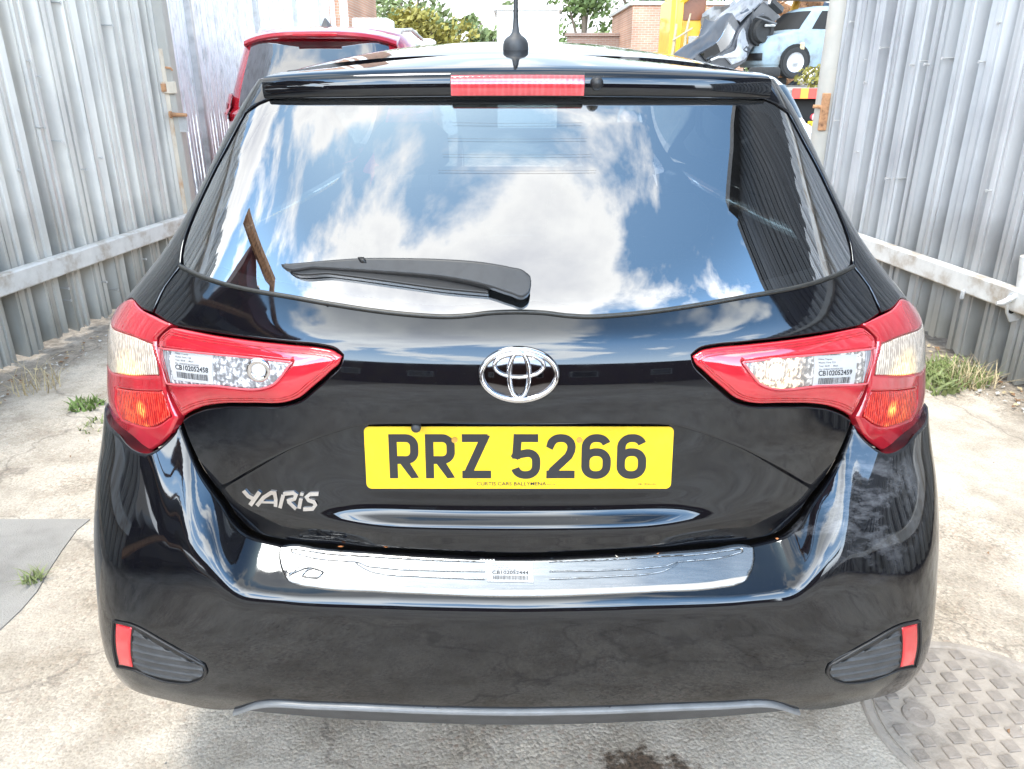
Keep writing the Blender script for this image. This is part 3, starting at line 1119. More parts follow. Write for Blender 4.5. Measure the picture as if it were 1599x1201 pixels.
# lamps ---------------------------------------------------------------
lamp_surf = offset(bs, lambda a, z: np.full_like(np.asarray(a, float), .004))
OUT_TOP = [(206, 468), (209.6, 474), (218.8, 483.3), (237.2, 492.5), (264.5, 505.7)]
OUT_SEAM = [(251.5, 517), (242, 527), (242, 540), (248.5, 566), (254, 588), (256.5, 608), (266, 634), (276, 653.5)]
OUT_LOW = [(260.8, 683.5), (242.4, 699.5), (229.3, 705.8), (218.8, 704.5), (200.4, 694), (187.3, 678)]
o_top = survey(BODY, lamp_surf, OUT_TOP); o_seam = survey(BODY, lamp_surf, OUT_SEAM); o_low = survey(BODY, lamp_surf, OUT_LOW)
wrap = [pa(1.44, .79), pa(1.50, .83), pa(1.545, .90), pa(1.575, .952), pa(1.55, .963), pa(1.46, .978)]
outer = np.concatenate([o_top, o_seam, o_low, np.array(wrap)])
wb = survey(BODY, lamp_surf, [(242.2, 539.5), (248.5, 566), (253.3, 587)])
wt_ = survey(BODY, lamp_surf, [(176.5, 514.5), (190, 520), (210, 527)])
wl_ = survey(BODY, lamp_surf, [(205, 586), (188, 584), (176, 582)])
white_block = np.array([(wb[0][0] - .012, wb[0][1]), (wb[1][0] - .010, wb[1][1]), (wb[2][0] - .012, wb[2][1])] + [tuple(q) for q in wl_] + [pa(1.50, wl_[2][1] - .004), pa(1.52, wt_[0][1] - .012)] + [tuple(q) for q in wt_])
rx = survey(BODY, lamp_surf, [(253, 612), (265, 650), (245, 664), (190, 655), (183, 640), (181, 606)])
reflex = rx
IN = [(267, 508.5), (334.4, 522.2), (402.7, 531.4), (455.2, 536.8), (502.5, 541.8), (522.5, 547), (532.5, 556), (530, 565.5), (512, 586.5), (488.5, 607), (467.5, 624), (449.5, 630.5), (389.5, 632.6), (344.9, 633.2), (318, 637), (296.5, 645), (283, 653), (279.5, 650), (270.5, 628), (261, 607), (259.5, 594), (252, 565), (246.5, 541), (245.8, 530), (254.5, 517.5)]
inn = survey(BODY, lamp_surf, IN)
CLR = [(251, 543), (300, 549), (390, 557.5), (459, 565), (456, 569), (427, 600.5), (420, 603), (334.4, 600.5), (263, 597.5), (258, 584)]
clr = survey(BODY, lamp_surf, CLR)
HL = survey(BODY, lamp_surf, [(250, 532), (334, 538.5), (402, 545), (455, 550), (470, 556), (470, 561), (455, 559.5), (402, 553), (334, 545.5), (250.5, 539)])
GRV = survey(BODY, lamp_surf, [(264, 600.5), (334, 603.5), (420, 606), (432, 603), (442, 607), (425, 616), (334, 613.5), (270, 611)])
STK = {1: [(268.7, 545), (334.4, 551.6), (334.4, 600.2), (271.3, 592.4)], -1: [(1270, 555.6), (1337, 553), (1331.9, 601.5), (1267.5, 604.2)]}
_lg = np.linspace(inn[:, 0].min(), inn[:, 0].max(), 160)
_il = smooth_loop(inn, .01)
def _span(a):
    zz_ = []
    for i in range(len(_il)):
        p_, q_ = _il[i], _il[(i + 1) % len(_il)]
        if (p_[0] - a) * (q_[0] - a) <= 0 and p_[0] != q_[0]:
            zz_.append(p_[1] + (q_[1] - p_[1]) * (a - p_[0]) / (q_[0] - p_[0]))
    return (min(zz_), max(zz_)) if len(zz_) > 1 else (.9, .9)
_sp = np.array([_span(a) for a in _lg[1:-1]])
_sp = np.concatenate([_sp[:1], _sp, _sp[-1:]])
_w9 = np.ones(13) / 13
_sp = np.stack([np.convolve(np.pad(_sp[:, i], 6, mode='edge'), _w9, 'valid') for i in (0, 1)], 1)
def bulge(add):
    def f(a, z):
        a_ = -np.abs(np.asarray(a, float))
        lo_, hi_ = np.interp(a_, _lg, _sp[:, 0]), np.interp(a_, _lg, _sp[:, 1])
        t = (np.asarray(z) - (lo_ + hi_) / 2) / np.maximum((hi_ - lo_) / 2, .012)
        return add + .010 * (1 - np.clip(np.abs(t), 0, 1.3) ** 2.6) * np.clip((hi_ - lo_) / .10, 0, 1)
    return f
for sgn in (1, -1):
    k = np.array([sgn, 1])
    TL = patch('tail_lamp', CAR, M['lens_red'], offset(bs, .004), outer * k, step=.010, thick=.02, edge=.004, inset=.005, holes=[white_block * k, reflex * k], ds=.006, hthick=.003)
    patch('indicator_lens', TL, M['lens_amber'], offset(bs, .0035), white_block * k, step=.009, thick=.006, edge=.001, ds=.006)
    patch('reflex_lens', TL, M['lens_reflex'], offset(bs, .0035), reflex * k, step=.009, thick=.006, edge=.001, ds=.006)
    IL = patch('tailgate_lamp', CAR, M['lens_red'], offset(bs, bulge(.002)), inn * k, step=.010, thick=.02, edge=.004, inset=.005, holes=[clr * k], ds=.006, hthick=.004)
    io_ = smooth_loop(inn * np.array([AK, 1]), .006)
    io_ = io_ if area(io_) > 0 else io_[::-1]
    for dd_ in (.0085, .0125):
        ir_ = inset_loop(smooth_loop(io_, .006), dd_)
        dmin_ = np.array([np.min(np.hypot(*(io_ - q_).T)) for q_ in ir_])
        ir_ = ir_[dmin_ > dd_ * .93] / np.array([AK, 1]) * k
        Pr = offset(bs, bulge(.0018))(ir_[:, 0], ir_[:, 1]); Pr[:, 0] += XC
        MB().tube([tuple(p) for p in Pr] + [tuple(Pr[0])], .0009, 6).build('lens_ridge', M['lens_red_deep'], IL, True, 80)
    patch('clear_lens', IL, M['lens_clear'] if sgn > 0 else M['lens_clear_lit'], offset(bs, bulge(.000)), clr * k, step=.010, thick=.006, edge=.001, ds=.006)
    smk = survey(BODY, lamp_surf, [(253, 544.5), (268, 546.5), (273, 597), (264, 596), (259, 583)])
    patch('smoked_lens', IL, M['lens_smoke'], offset(bs, bulge(.0008)), smk * k, step=.010, thick=.003, edge=.0006, ds=.006)
    cl_ = smooth_loop(clr * k, .004)
    Pf = offset(bs, bulge(.0028))(cl_[:, 0], cl_[:, 1]); Pf[:, 0] += XC
    MB().tube([tuple(p) for p in Pf] + [tuple(Pf[0])], .0019, 6).build('lens_frame', M['lens_pink'], IL, True, 80)
    # round reverse bulb reflector
    c = survey(BODY, lamp_surf, [(408, 577)])[0]
    Pc = offset(bs, bulge(.0015))(np.array([c[0] * sgn]), np.array([c[1]]))[0]
    ring = MB().lathe([(.010, .001), (.012, -.0035), (.016, -.004), (.019, -.0035), (.021, .001)], (Pc[0] + XC, Pc[1], Pc[2]), 'Y', 28)
    ring.build('bulb_ring', M['chrome'] if sgn > 0 else M['lens_amber'], IL, True, 60)
    MB().lathe([(0, -.004), (.006, -.0038), (.010, -.002), (.0115, .001)], (Pc[0] + XC, Pc[1], Pc[2]), 'Y', 20).build('bulb', M['bulb_white'] if sgn > 0 else M['bulb_lit'], IL, True, 60)
    sticker('sticker', IL, quadmap(BODY, offset(bs, bulge(.0)), STK[sgn]), ['Make: Toyota', 'Model: Yaris T25', 'Year: 2018  -  Black', 'Vin: VNKKD3D390A382' if sgn > 0 else 'Vin: VNKKL3D390A392'], 'CB102052458' if sgn > 0 else 'CB102052459', 1.32, .0012)

# bumper ---------------------------------------------------------------
def ba(y, z):
    return (-BUMP.psi_at(y, z), z)
B_TOP = [(807, 869.5)] + [(715, 866.5), (621, 861.8), (528, 855.8), (481, 852.6), (433.5, 846.6), (394.5, 835.5), (370, 812.5), (351, 784.5), (333.5, 762.5), (316.7, 738.5), (296, 698.5), (281.2, 661), (262.5, 686.5), (243.4, 702.3), (229.3, 708.5), (217.5, 707.2), (199, 696.8), (186, 681.5)]
b_top = survey(BUMP, bump_surf, B_TOP)
B_LOW = [(186, 1071), (215, 1082), (260, 1094.5), (334, 1109.5), (365, 1110), (412, 1097), (490, 1099.5), (690, 1107), (807, 1109)]
b_low = survey(BUMP, bump_surf, B_LOW)
zc_ = b_low[0][1]
b_half = np.concatenate([b_top, np.array([ba(1.335, .795), ba(1.40, .80), ba(1.445, .775), ba(1.437, .70), ba(1.425, .55), ba(1.43, .42), ba(1.435, zc_ + .02), ba(1.38, zc_), ba(1.30, zc_ - .002)]), b_low])
BUMPER = patch('bumper', CAR, M['bumper_paint'], bump_surf, both(b_half), step=.0085, thick=.05, edge=.003, inset=.005, ds=.007)

# valance under the bumper
V_TOP = [(807, 1108.5), (690, 1106.5), (490, 1099), (412, 1096.5), (365, 1109)]
V_LOW = [(352, 1112), (440, 1121), (540, 1129), (640, 1134), (807, 1138)]
val = survey(BUMP, bump_surf, V_TOP + V_LOW)
VAL = patch('valance', CAR, M['grey_trim'], offset(bump_surf, -.006), both(val), step=.012, thick=.05, edge=.002, ds=.01)
vt = smooth_loop(survey(BUMP, bump_surf, V_TOP), .01, closed=False)
vt = np.concatenate([vt[::-1], vt[1:] * np.array([-1, 1])])
Pv = bump_surf(vt[:, 0], vt[:, 1]); Nv = normal(bump_surf, vt[:, 0], vt[:, 1])
Nv[:, 2] = 0; Nv /= np.linalg.norm(Nv, axis=1, keepdims=True)
rows = [Pv - Nv * .012 + [0, 0, .0015], Pv + Nv * .004 + [0, 0, .0], Pv + Nv * .0065 + [0, 0, -.003], Pv + Nv * .006 + [0, 0, -.008], Pv - Nv * .012 + [0, 0, -.012]]
VV = np.concatenate(rows) + np.array([XC, 0, 0]); nvp = len(vt)
mesh_obj('valance_lip', VV, [(r_ * nvp + i, r_ * nvp + i + 1, (r_ + 1) * nvp + i + 1, (r_ + 1) * nvp + i) for r_ in range(4) for i in range(nvp - 1)], noisy(pmat('satin_grey_lip', (0.16, 0.165, 0.17), 0.3), 30, 0.2), VAL, True, autosharp=50)

# reflectors and vents
refl = survey(BUMP, bump_surf, [(182.5, 972.5), (206.5, 979.5), (208.5, 1041), (187.5, 1036.5)])
vent = survey(BUMP, bump_surf, [(209.5, 982), (316, 1040), (319, 1048), (314, 1056), (300, 1061.5), (260, 1060), (211.5, 1042)])
bezel = survey(BUMP, bump_surf, [(178.5, 969.5), (207, 976.5), (262, 1006), (319, 1038), (322.5, 1048), (317, 1058), (301, 1064.5), (260, 1063.5), (208, 1045), (184.5, 1040.5)])
z0v = vent[:, 1].min()
def vent_off(a, z):
    return .0010 + .0030 * (np.abs(np.sin((np.asarray(z) - z0v - .10 * (np.abs(np.asarray(a)) - 1.0) * .3) / .0165 * math.pi)) ** 8)
for sgn in (1, -1):
    k = np.array([sgn, 1])
    BZ = patch('vent_insert', CAR, M['black_trim'], offset(bump_surf, .0008), bezel * k, step=.012, thick=.004, edge=.0004, inset=.002, ds=.006)
    patch('ribbed_vent', BZ, M['grey_trim'], offset(bump_surf, vent_off), vent * k, step=.0028, thick=.003, edge=.0004, inset=0, ds=.004)
    bl_ = smooth_loop(bezel * k, .005)
    Pb = offset(bump_surf, .0016)(bl_[:, 0], bl_[:, 1]); Pb[:, 0] += XC
    MB().tube([tuple(p) for p in Pb] + [tuple(Pb[0])], .0028, 6).build('vent_rim', M['black_trim'], BZ, True, 80)
    patch('reflector', CAR, M['reflector_red'], offset(bump_surf, .003), refl * k, step=.01, thick=.005, edge=.0015, ds=.006)

# steel sill plate
sp_half = survey(BUMP, bump_surf, [(807, 874), (684, 870), (590, 863.8), (496, 856), (446, 852), (438, 854), (436.5, 862), (441, 893), (447, 904), (462, 913), (496, 919.5), (590, 925.5), (684, 930), (807, 933)])
SILL = patch('sill_plate', CAR, M['steel'], offset(bump_surf, .0025), both(sp_half), step=.008, thick=.003, edge=.0006, inset=.003, ds=.008)
brt = noisy(pmat('bright_steel', (0.50, 0.50, 0.495), 0.5, 0.0), 20, 0.08)
st = survey(BUMP, bump_surf, [(807, 921.5), (684, 919), (590, 914.5), (496, 908), (447, 900), (452, 908), (464, 911.5), (496, 917.5), (590, 923.5), (684, 928), (807, 931)])
patch('polished_strip', SILL, brt, offset(bump_surf, .0032), both(st), step=.012, thick=.001, edge=.0002, inset=0, ds=.008)
def engraved(name, pts, r_=.0011, mirror_too=True, mat=None):
    mb = MB()
    for s in ((1, -1) if mirror_too else (1,)):
        q = survey(BUMP, bump_surf, pts) * np.array([s, 1])
        q = smooth_loop(q, .006, 70, closed=False)
        P = offset(bump_surf, .0042)(q[:, 0], q[:, 1]); P[:, 0] += XC
        mb.tube([tuple(p) for p in P], r_, 6)
    return mb.build(name, mat or M['steel'], SILL, True, 60)
engraved('engraved_line', [(757, 893), (690, 892), (600, 887.5), (572, 884), (560, 879), (540, 877), (480, 870), (455, 863), (456, 858.5), (500, 864), (600, 871), (690, 876), (757, 878)])
engraved('engraved_flourish', [(757, 905), (700, 903), (640, 900), (600, 897), (580, 893), (565, 886), (556, 880)])
engraved('engraved_script', [(447, 890), (452, 897), (462, 889), (470, 884), (460, 893), (452, 900), (466, 893), (480, 888), (495, 890), (506, 894), (500, 901), (486, 903), (472, 901), (478, 893), (488, 889)], .0012, False)
sticker('sticker', SILL, quadmap(BUMP, bump_surf, [(762, 878), (831.6, 878), (833, 910.8), (761, 909)]), ['Make: Toyota', 'Model: Yaris T25', 'Year: 2018  -  Black', 'Vin: VNKKD3D390A382'], 'CB102052444', 1.45, .0045)

# number plate ---------------------------------------------------------
pt, pb = np.array([1.1690, .8560]), np.array([1.1549, .7465])
upv = Vector((0, pt[0] - pb[0], pt[1] - pb[1])).normalized()
pnorm = Vector((0, -upv.z, upv.y))
pc = Vector((XC + .003, (pt[0] + pb[0]) / 2, (pt[1] + pb[1]) / 2))
def on_plate(a, b, h):
    """a, b in millimetres from the plate's lower left corner"""
    return tuple(pc + Vector(((a - 260) / 1000, 0, 0)) + upv * ((b - 55.5) / 1000) + pnorm * h)
def rrect(x0, y0, x1, y1, r_, n=6):
    P = []
    for cx_, cy_, a0 in ((x1 - r_, y1 - r_, 0), (x0 + r_, y1 - r_, 90), (x0 + r_, y0 + r_, 180), (x1 - r_, y0 + r_, 270)):
        for i in range(n + 1):
            a = R(a0 + 90 * i / n)
            P.append((cx_ + r_ * math.cos(a), cy_ + r_ * math.sin(a)))
    return P
PLATE = MB().prism(rrect(0, 0, 520, 111, 9), on_plate, -.003, .0).build('number_plate', M['plate_yellow'], CAR)
def stroke(mb, pts, w, fn, h, closed=False, mi=0, miter=True, htop=None):
    """a flat stroke with mitred joints along a polyline"""
    P = [Vector(p) for p in pts]
    n = len(P)
    L, Rr = [], []
    for i in range(n):
        a = P[i] - P[i - 1] if (i > 0 or closed) else P[1] - P[0]
        b = P[(i + 1) % n] - P[i] if (i < n - 1 or closed) else P[-1] - P[-2]
        na = Vector((-a.y, a.x)).normalized(); nb = Vector((-b.y, b.x)).normalized()
        m_ = (na + nb)
        m_ = m_ / max(.35, m_.dot(na)) if m_.length > 1e-6 else na
        L.append(P[i] + m_ * w / 2); Rr.append(P[i] - m_ * w / 2)
    V = [fn(p.x, p.y, h) for p in L] + [fn(p.x, p.y, h) for p in Rr]
    F = [(i, n + i, n + (i + 1) % n, (i + 1) % n) for i in range(n if closed else n - 1)]
    if htop is not None:
        k = len(V)
        V += [fn(p.x, p.y, htop) for p in L] + [fn(p.x, p.y, htop) for p in Rr]
        F += [(k + i, k + n + i, k + n + (i + 1) % n, k + (i + 1) % n) for i in range(n if closed else n - 1)]
        F += [(i, (i + 1) % n, k + (i + 1) % n, k + i) for i in range(n if closed else n - 1)]
        F += [(n + i, k + n + i, k + n + (i + 1) % n, n + (i + 1) % n) for i in range(n if closed else n - 1)]
        if not closed:
            F += [(0, k, k + n, n), (n - 1, 2 * n - 1, k + 2 * n - 1, k + n - 1)]
    mb.add(V, F, mi)
def arc(cx_, cy_, r_, a0, a1, n=6):
    return [(cx_ + r_ * math.cos(R(a0 + (a1 - a0) * i / n)), cy_ + r_ * math.sin(R(a0 + (a1 - a0) * i / n))) for i in range(n + 1)]
# glyphs on a 50 x 79 mm body, 14 mm stroke (centre lines at 7)
def glyph(ch, x, y, mb):
    f = lambda a, b, h: on_plate(x + a, y + b, h)
    h = .0006
    if ch == 'R':
        stroke(mb, [(7, 0), (7, 79)], 14, f, h)
        stroke(mb, [(7, 72)] + arc(29, 58, 14, 90, 0)[0:] + [(43, 50)] + arc(29, 47, 14, 0, -90) + [(7, 33)], 14, f, h + .00002)
        stroke(mb, [(23, 33), (43, -2.5)], 15, lambda a, b, hh: f(a, max(0, b), hh), h + .00004)
    elif ch == 'Z':
        stroke(mb, [(1, 72), (44.5, 72)], 14, f, h)
        stroke(mb, [(41.5, 79), (7.5, 0)], 15.5, lambda a, b, hh: f(max(0, min(50, a)), max(0, min(79, b)), hh), h + .00002)
        stroke(mb, [(1, 7), (50, 7)], 14, f, h + .00004)
    elif ch == '5':
        stroke(mb, [(46, 72), (12, 72)], 14, f, h)
        stroke(mb, [(12, 78.9), (9, 35)], 14, f, h + .00002)
        stroke(mb, [(6, 36), (9, 42)] + arc(29, 31.5, 14, 100, 0) + [(43, 24)] + arc(27, 22, 16, 0, -90)[1:] + arc(23, 22, 16, -90, -165), 14, f, h + .00004)
    elif ch == '2':
        stroke(mb, [(4.5, 54)] + arc(23, 56, 16, 165, 90)[1:] + arc(27, 56, 16, 90, 0) + [(42, 49), (38, 40), (12, 14), (8, 5)], 14, lambda a, b, hh: f(max(0, a), max(0, b), hh), h)
        stroke(mb, [(1, 7), (49, 7)], 14, f, h + .00002)
    elif ch == '6':
        stroke(mb, arc(23, 22, 16, -180, -90) + arc(27, 22, 16, -90, 0) + [(43, 27)] + arc(27, 31, 16, 0, 90) + arc(23, 31, 16, 90, 180), 14, f, h, closed=True)
        stroke(mb, [(7, 22), (7, 54)] + arc(23, 56, 16, 172, 90)[0:] + arc(27, 56, 16, 90, 22), 14, f, h + .00002)
lt = MB()
for ch, x in zip('RRZ5266', (40.5, 102, 163, 246.5, 306, 366, 426)):
    glyph(ch, x, 19, lt)
v, f = text_mesh('CURTIS CARS BALLYMENA', .008)
sx = 119 / v[:, 0].max()
lt.add([on_plate(188 + a * sx, 6.0 + b * 6.3, .0006) for a, b in v], f)
v, f = text_mesh('BT42 1HB'); lt.add([on_plate(309 + a * 2.3, 6.2 + b * 2.4, .0006) for a, b in v], f)
v, f = text_mesh('BS AU 145d'); lt.add([on_plate(475 + a * 2.7, 6.8 + b * 3.4, .0006) for a, b in v], f)
stroke(lt, [(x_ + 469, y_ + 8.5) for x_, y_ in arc(0, 0, 1.7, 0, 360, 12)[:-1]], .6, on_plate, .0006, closed=True)
stroke(lt, [(x_ + 466, y_ + 8.5) for x_, y_ in arc(0, 0, 1.7, 0, 360, 12)[:-1]], .6, on_plate, .0006, closed=True)
lt.build('registration_lettering', M['plate_black'], PLATE)
screw_y = noisy(pmat('yellow_screw_cap', (0.50, 0.27, 0.04), 0.4), 80, 0.3)
for a in (152, 362):
    mb = MB()
    mb.prism([(a + 5.2 * math.cos(t), 88 + 5.2 * math.sin(t)) for t in np.linspace(0, 2 * math.pi, 15)[:-1]], on_plate, .0005, .0022)
    mb.prism([(a - 3, 86.5), (a - 2.2, 85.7), (a + 3, 89.5), (a + 2.2, 90.3)], on_plate, .0022, .0027)
    mb.build('screw_cap', screw_y, PLATE)
# release button just over the plate
q = survey(BODY, body_surf, [(652, 667)])[0]
Pq = body_surf(np.array([q[0]]), np.array([q[1]]))[0]
MB().lathe([(0, -.006), (.006, -.0055), (.008, -.003), (.008, .006)], (pc.x - .17, 1.152, .8625), 'Y', 16).build('key_cap', M['grey_trim'], TAILGATE, True, 60)

# emblem ---------------------------------------------------------------
eq = survey(BODY, body_surf, [(810.5, 585)])[0]
Pe = body_surf(np.array([eq[0]]), np.array([eq[1]]))[0] + np.array([XC, 0, 0])
ne = normal(body_surf, np.array([eq[0]]), np.array([eq[1]]))[0]
ne = Vector((0, ne[1], ne[2])).normalized()
ue = Vector((0, -ne.z, ne.y)) if -ne.z * 0 + ne.y < 0 else Vector((0, ne.z, -ne.y))
ue = ue if ue.z > 0 else -ue
Pe = Vector(Pe)
def on_emb(a, b, h):
    return tuple(Pe + Vector((a, 0, 0)) + ue * b + ne * h)
em = MB()
# dished back
EA, EB = .0635, .0440
nb_ = 48
back = [[(EA * s * math.cos(t), EB * s * math.sin(t)) for t in np.linspace(0, 2 * math.pi, nb_ + 1)[:-1]] for s in (1, .8, .5, .2)]
hts = (.002, .004, .0055, .006)
V = [on_emb(a, b, h) for ring_, h in zip(back, hts) for a, b in ring_]
F = [(j * nb_ + i, j * nb_ + (i + 1) % nb_, (j + 1) * nb_ + (i + 1) % nb_, (j + 1) * nb_ + i) for j in range(3) for i in range(nb_)] + [tuple(3 * nb_ + i for i in range(nb_))]
EMB = MB().add(V, F).build('emblem', M['dark_chrome'], TAILGATE, True, 60)
def ell_tube(mb, ca, cb, A, B, w, hh, h0, wv=0.0):
    """an elliptical band with a half-round section; wv makes it thinner at the sides or top"""
    n, m_ = 64, 8
    V, F = [], []
    for i in range(n):
        t = 2 * math.pi * i / n
        c, s = math.cos(t), math.sin(t)
        nx, ny = c / A, s / B
        l = math.hypot(nx, ny); nx /= l; ny /= l
        ww = w * (1 + wv * s * s) if wv >= 0 else w * (1 - wv * c * c)
        for j in range(m_):
            a = math.pi * j / (m_ - 1)
            V.append(on_emb(ca + A * c + nx * ww * math.cos(a), cb + B * s + ny * ww * math.cos(a), h0 + hh * math.sin(a)))
    for i in range(n):
        for j in range(m_ - 1):
            F.append((i * m_ + j, ((i + 1) % n) * m_ + j, ((i + 1) % n) * m_ + j + 1, i * m_ + j + 1))
    mb.add(V, F)
rg = MB()
ell_tube(rg, 0, 0, .0595, .0400, .0048, .0065, .003, .25)
ell_tube(rg, 0, .0155, .0390, .0185, .0033, .0060, .006, .1)
ell_tube(rg, 0, .0005, .0155, .0365, .0030, .0060, .0065, -.5)
rg.build('emblem_ellipses', M['chrome'], TAILGATE, True, 80)

# model lettering
bm_ = quadmap(BODY, body_surf, [(378, 763), (499, 768), (497, 798), (383, 790)])
def on_badge(x, y, h):
    a = (x - 122) / (505 - 122); b = 1 - (y - 143 - (x - 122) * .04) / 88
    return tuple(bm_(np.array([a]), np.array([b]), h)[0])
bd = MB()
for w, pl in ((20, [(131, 150), (150, 176), (176, 190)]), (19, [(208, 152), (186, 180), (152, 222)]),
              (18, [(186, 222), (226, 178), (262, 156), (280, 158), (284, 188), (280, 224)]), (11, [(212, 203), (282, 203)]),
              (18, [(302, 230), (322, 166)]), (17, [(322, 162), (372, 158), (386, 168), (378, 186), (340, 196)]), (17, [(346, 198), (386, 234)]),
              (19, [(402, 232), (412, 184)]), (18, [(413, 172), (417, 158)]),
              (17, [(502, 166), (456, 166), (440, 178), (452, 194), (480, 202), (490, 216), (476, 234), (424, 236)])):
    stroke(bd, pl, w, on_badge, .0005, htop=.0028)
bd.build('model_badge', M['chrome'], TAILGATE)

# rear wiper -----------------------------------------------------------
wsurf = lambda off: offset(bs, off)
ARM = [(449, 410.5), (500, 406), (566, 401.5), (640, 402.5), (695, 405.5), (772, 414), (800, 419.5), (821, 425.5), (830, 433), (831.5, 441), (829, 457), (822, 464), (800, 460), (776, 452), (700, 434.5), (625, 426), (560, 420.5), (500, 416.5), (451, 414.5)]
arm = survey(BODY, bs, [(u - 3, v + 8) for u, v in ARM])
def arm_off(a, z):
    a = np.asarray(a, float)
    return .020 + .016 * sstep((a - arm[0][0]) / (arm[9][0] - arm[0][0]))
WIP = patch('rear_wiper', CAR, M['arm_black'], offset(bs, arm_off), arm, step=.008, thick=.016, edge=.003, inset=.004, ds=.005)
BL = [(450, 413), (560, 419), (700, 432), (765, 444), (764, 460.5), (690, 453.5), (625, 444.5), (520, 430.5), (455, 423)]
bl = survey(BODY, bs, [(u - 1, v + 2) for u, v in BL])
patch('wiper_blade', WIP, M['blade'], offset(bs, .013), bl, step=.01, thick=.014, edge=.002, ds=.006)
cl = survey(BODY, bs, [(u - 3, v + 8) for u, v in ((567, 401), (577, 401), (581, 410), (571, 409))])
patch('wiper_clip', WIP, M['black_trim'], offset(bs, lambda a, z: arm_off(a, z) + .001), cl, step=.01, thick=.004, edge=.0006, inset=0, ds=.006)
# pivot stem down to the glass
qz = survey(BODY, bs, [(812, 452)])[0]
Pw = bs(np.array([qz[0]]), np.array([qz[1]]))[0]; Nw = normal(bs, np.array([qz[0]]), np.array([qz[1]]))[0]
MB().tube([tuple(Pw + [XC, 0, 0] - Nw * .01), tuple(Pw + [XC, 0, 0] + Nw * .026)], .014, 14).build('wiper_pivot', M['black_trim'], WIP, True, 60)

# dark shell added against light leaks, floor, front of the car, wheels, seats --------------------
nzz = 14
zs = np.linspace(.30, .98, nzz)
psg = np.linspace(-1.75, 1.75, 60)
A_, Z_ = np.meshgrid(psg, zs)
PI_ = offset(bs, -.09)(A_.ravel(), Z_.ravel()); PI_[:, 0] += XC
mesh_obj('gap_shell', PI_, [(j * 60 + i, j * 60 + i + 1, (j + 1) * 60 + i + 1, (j + 1) * 60 + i) for j in range(nzz - 1) for i in range(59)], M['dark'], CAR)
MB().box((XC, 3.05, .27), (1.45, 3.6, .06), bev=.02).build('floor_pan', M['dark'], CAR)
# hood, front end: a plan arc with rounded profile
fr = []
lv = [(.24, 4.86), (.35, 4.97), (.5, 5.0), (.62, 4.99), (.72, 4.95), (.80, 4.86), (.86, 4.72), (.92, 4.46), (.97, 4.10), (.985, 3.98)]
nf = 33
for (z_, yf) in lv:
    for i in range(nf):
        t = -math.pi / 2 + math.pi * i / (nf - 1)
        W_ = .80 if z_ < .8 else .80 - (z_ - .8) * .55
        e = .5
        x_ = W_ * math.copysign(abs(math.sin(t)) ** e, math.sin(t))
        y0_ = 4.22 if z_ < .9 else 4.22 - (z_ - .9) * 2.6
        fr.append((x_ + XC, y0_ + (yf - y0_) * max(0.0, math.cos(t)) ** e, z_))
FF = [(j * nf + i, j * nf + i + 1, (j + 1) * nf + i + 1, (j + 1) * nf + i) for j in range(len(lv) - 1) for i in range(nf - 1)]
mesh_obj('bonnet', fr, FF, M['paint'], CAR, True, autosharp=60)
# windscreen
ws = []
for j in range(9):
    t = j / 8
    for i in range(17):
        s = -1 + i / 8
        hw = .66 * (1 - t) + .43 * t
        ws.append((s * hw + XC, 4.02 + (3.20 - 4.02) * t - .10 * s * s * (1 - t * .3), .985 + (1.447 - .985) * t + .02 * math.sin(t * math.pi) - .012 * s * s))
mesh_obj('windscreen', ws, [(j * 17 + i, j * 17 + i + 1, (j + 1) * 17 + i + 1, (j + 1) * 17 + i) for j in range(8) for i in range(16)], M['car_glass'], CAR)
def make_wheel(x, y):
    s = 1 if x > 0 else -1
    w = MB().lathe([(.20, -.09), (.28, -.092), (.298, -.07), (.302, 0), (.298, .07), (.28, .092), (.20, .09)], (x + XC, y, .302), 'X', 36)
    W_ = w.build('wheel', M['tyre'], CAR, True, 50)
    rm = MB().lathe([(.205, -.07), (.20, .075), (.19, .05), (.05, .045), (.045, .06), (0, .06)] if s > 0 else [(.205, .07), (.20, -.075), (.19, -.05), (.05, -.045), (.045, -.06), (0, -.06)], (x + XC, y, .302), 'X', 30)
    for k_ in range(5):
        a = 2 * math.pi * k_ / 5
        rm.box((x + XC + s * .062, y + .115 * math.cos(a), .302 + .115 * math.sin(a)), (.02, .17, .045), rot=Matrix.Rotation(a, 3, 'X'), bev=.006)
    rm.build('rim', M['alloy'], W_, True, 40)
for x in (-.735, .735):
    for y in (1.80, 4.31):
        make_wheel(x, y)
def seat(name, x, y, w, zt_):
    mb = MB()
    mb.box((x + XC, y + .12, .45), (w, .50, .16), bev=.05)
    mb.box((x + XC, y - .14, .53 + (zt_ - .53) / 2), (w, .14, zt_ - .50), rot=Matrix.Rotation(R(12), 3, 'X'), bev=.05)
    S = mb.build(name, M['fabric'], CAR, True, 50)
    return S
def headrest(S, x, y, z, w=.27, h=.16):
    mb = MB().box((x + XC, y, z), (w, .10, h), rot=Matrix.Rotation(R(10), 3, 'X'), bev=.04)
    mb.build('headrest', M['fabric'], S, True, 50)
    for d in (-.06, .06):
        MB().tube([(x + XC + d, y, z - h / 2 + .01), (x + XC + d, y + .01, z - h / 2 - .08)], .006, 8).build('headrest_post', M['chrome'], S, True, 50)
rs = seat('rear_seat', 0, 2.12, 1.18, .95)
for x in (-.34, .36):
    headrest(rs, x, 1.93, 1.07, .24, .13)
for x in (-.36, .36):
    fs_ = seat('front_seat', x, 3.02, .48, 1.02)
    headrest(fs_, x, 2.80, 1.17, .26, .17)
MB().box((XC, 3.82, .86), (1.30, .36, .18), bev=.06).build('dashboard', M['fabric'], CAR, True, 50)
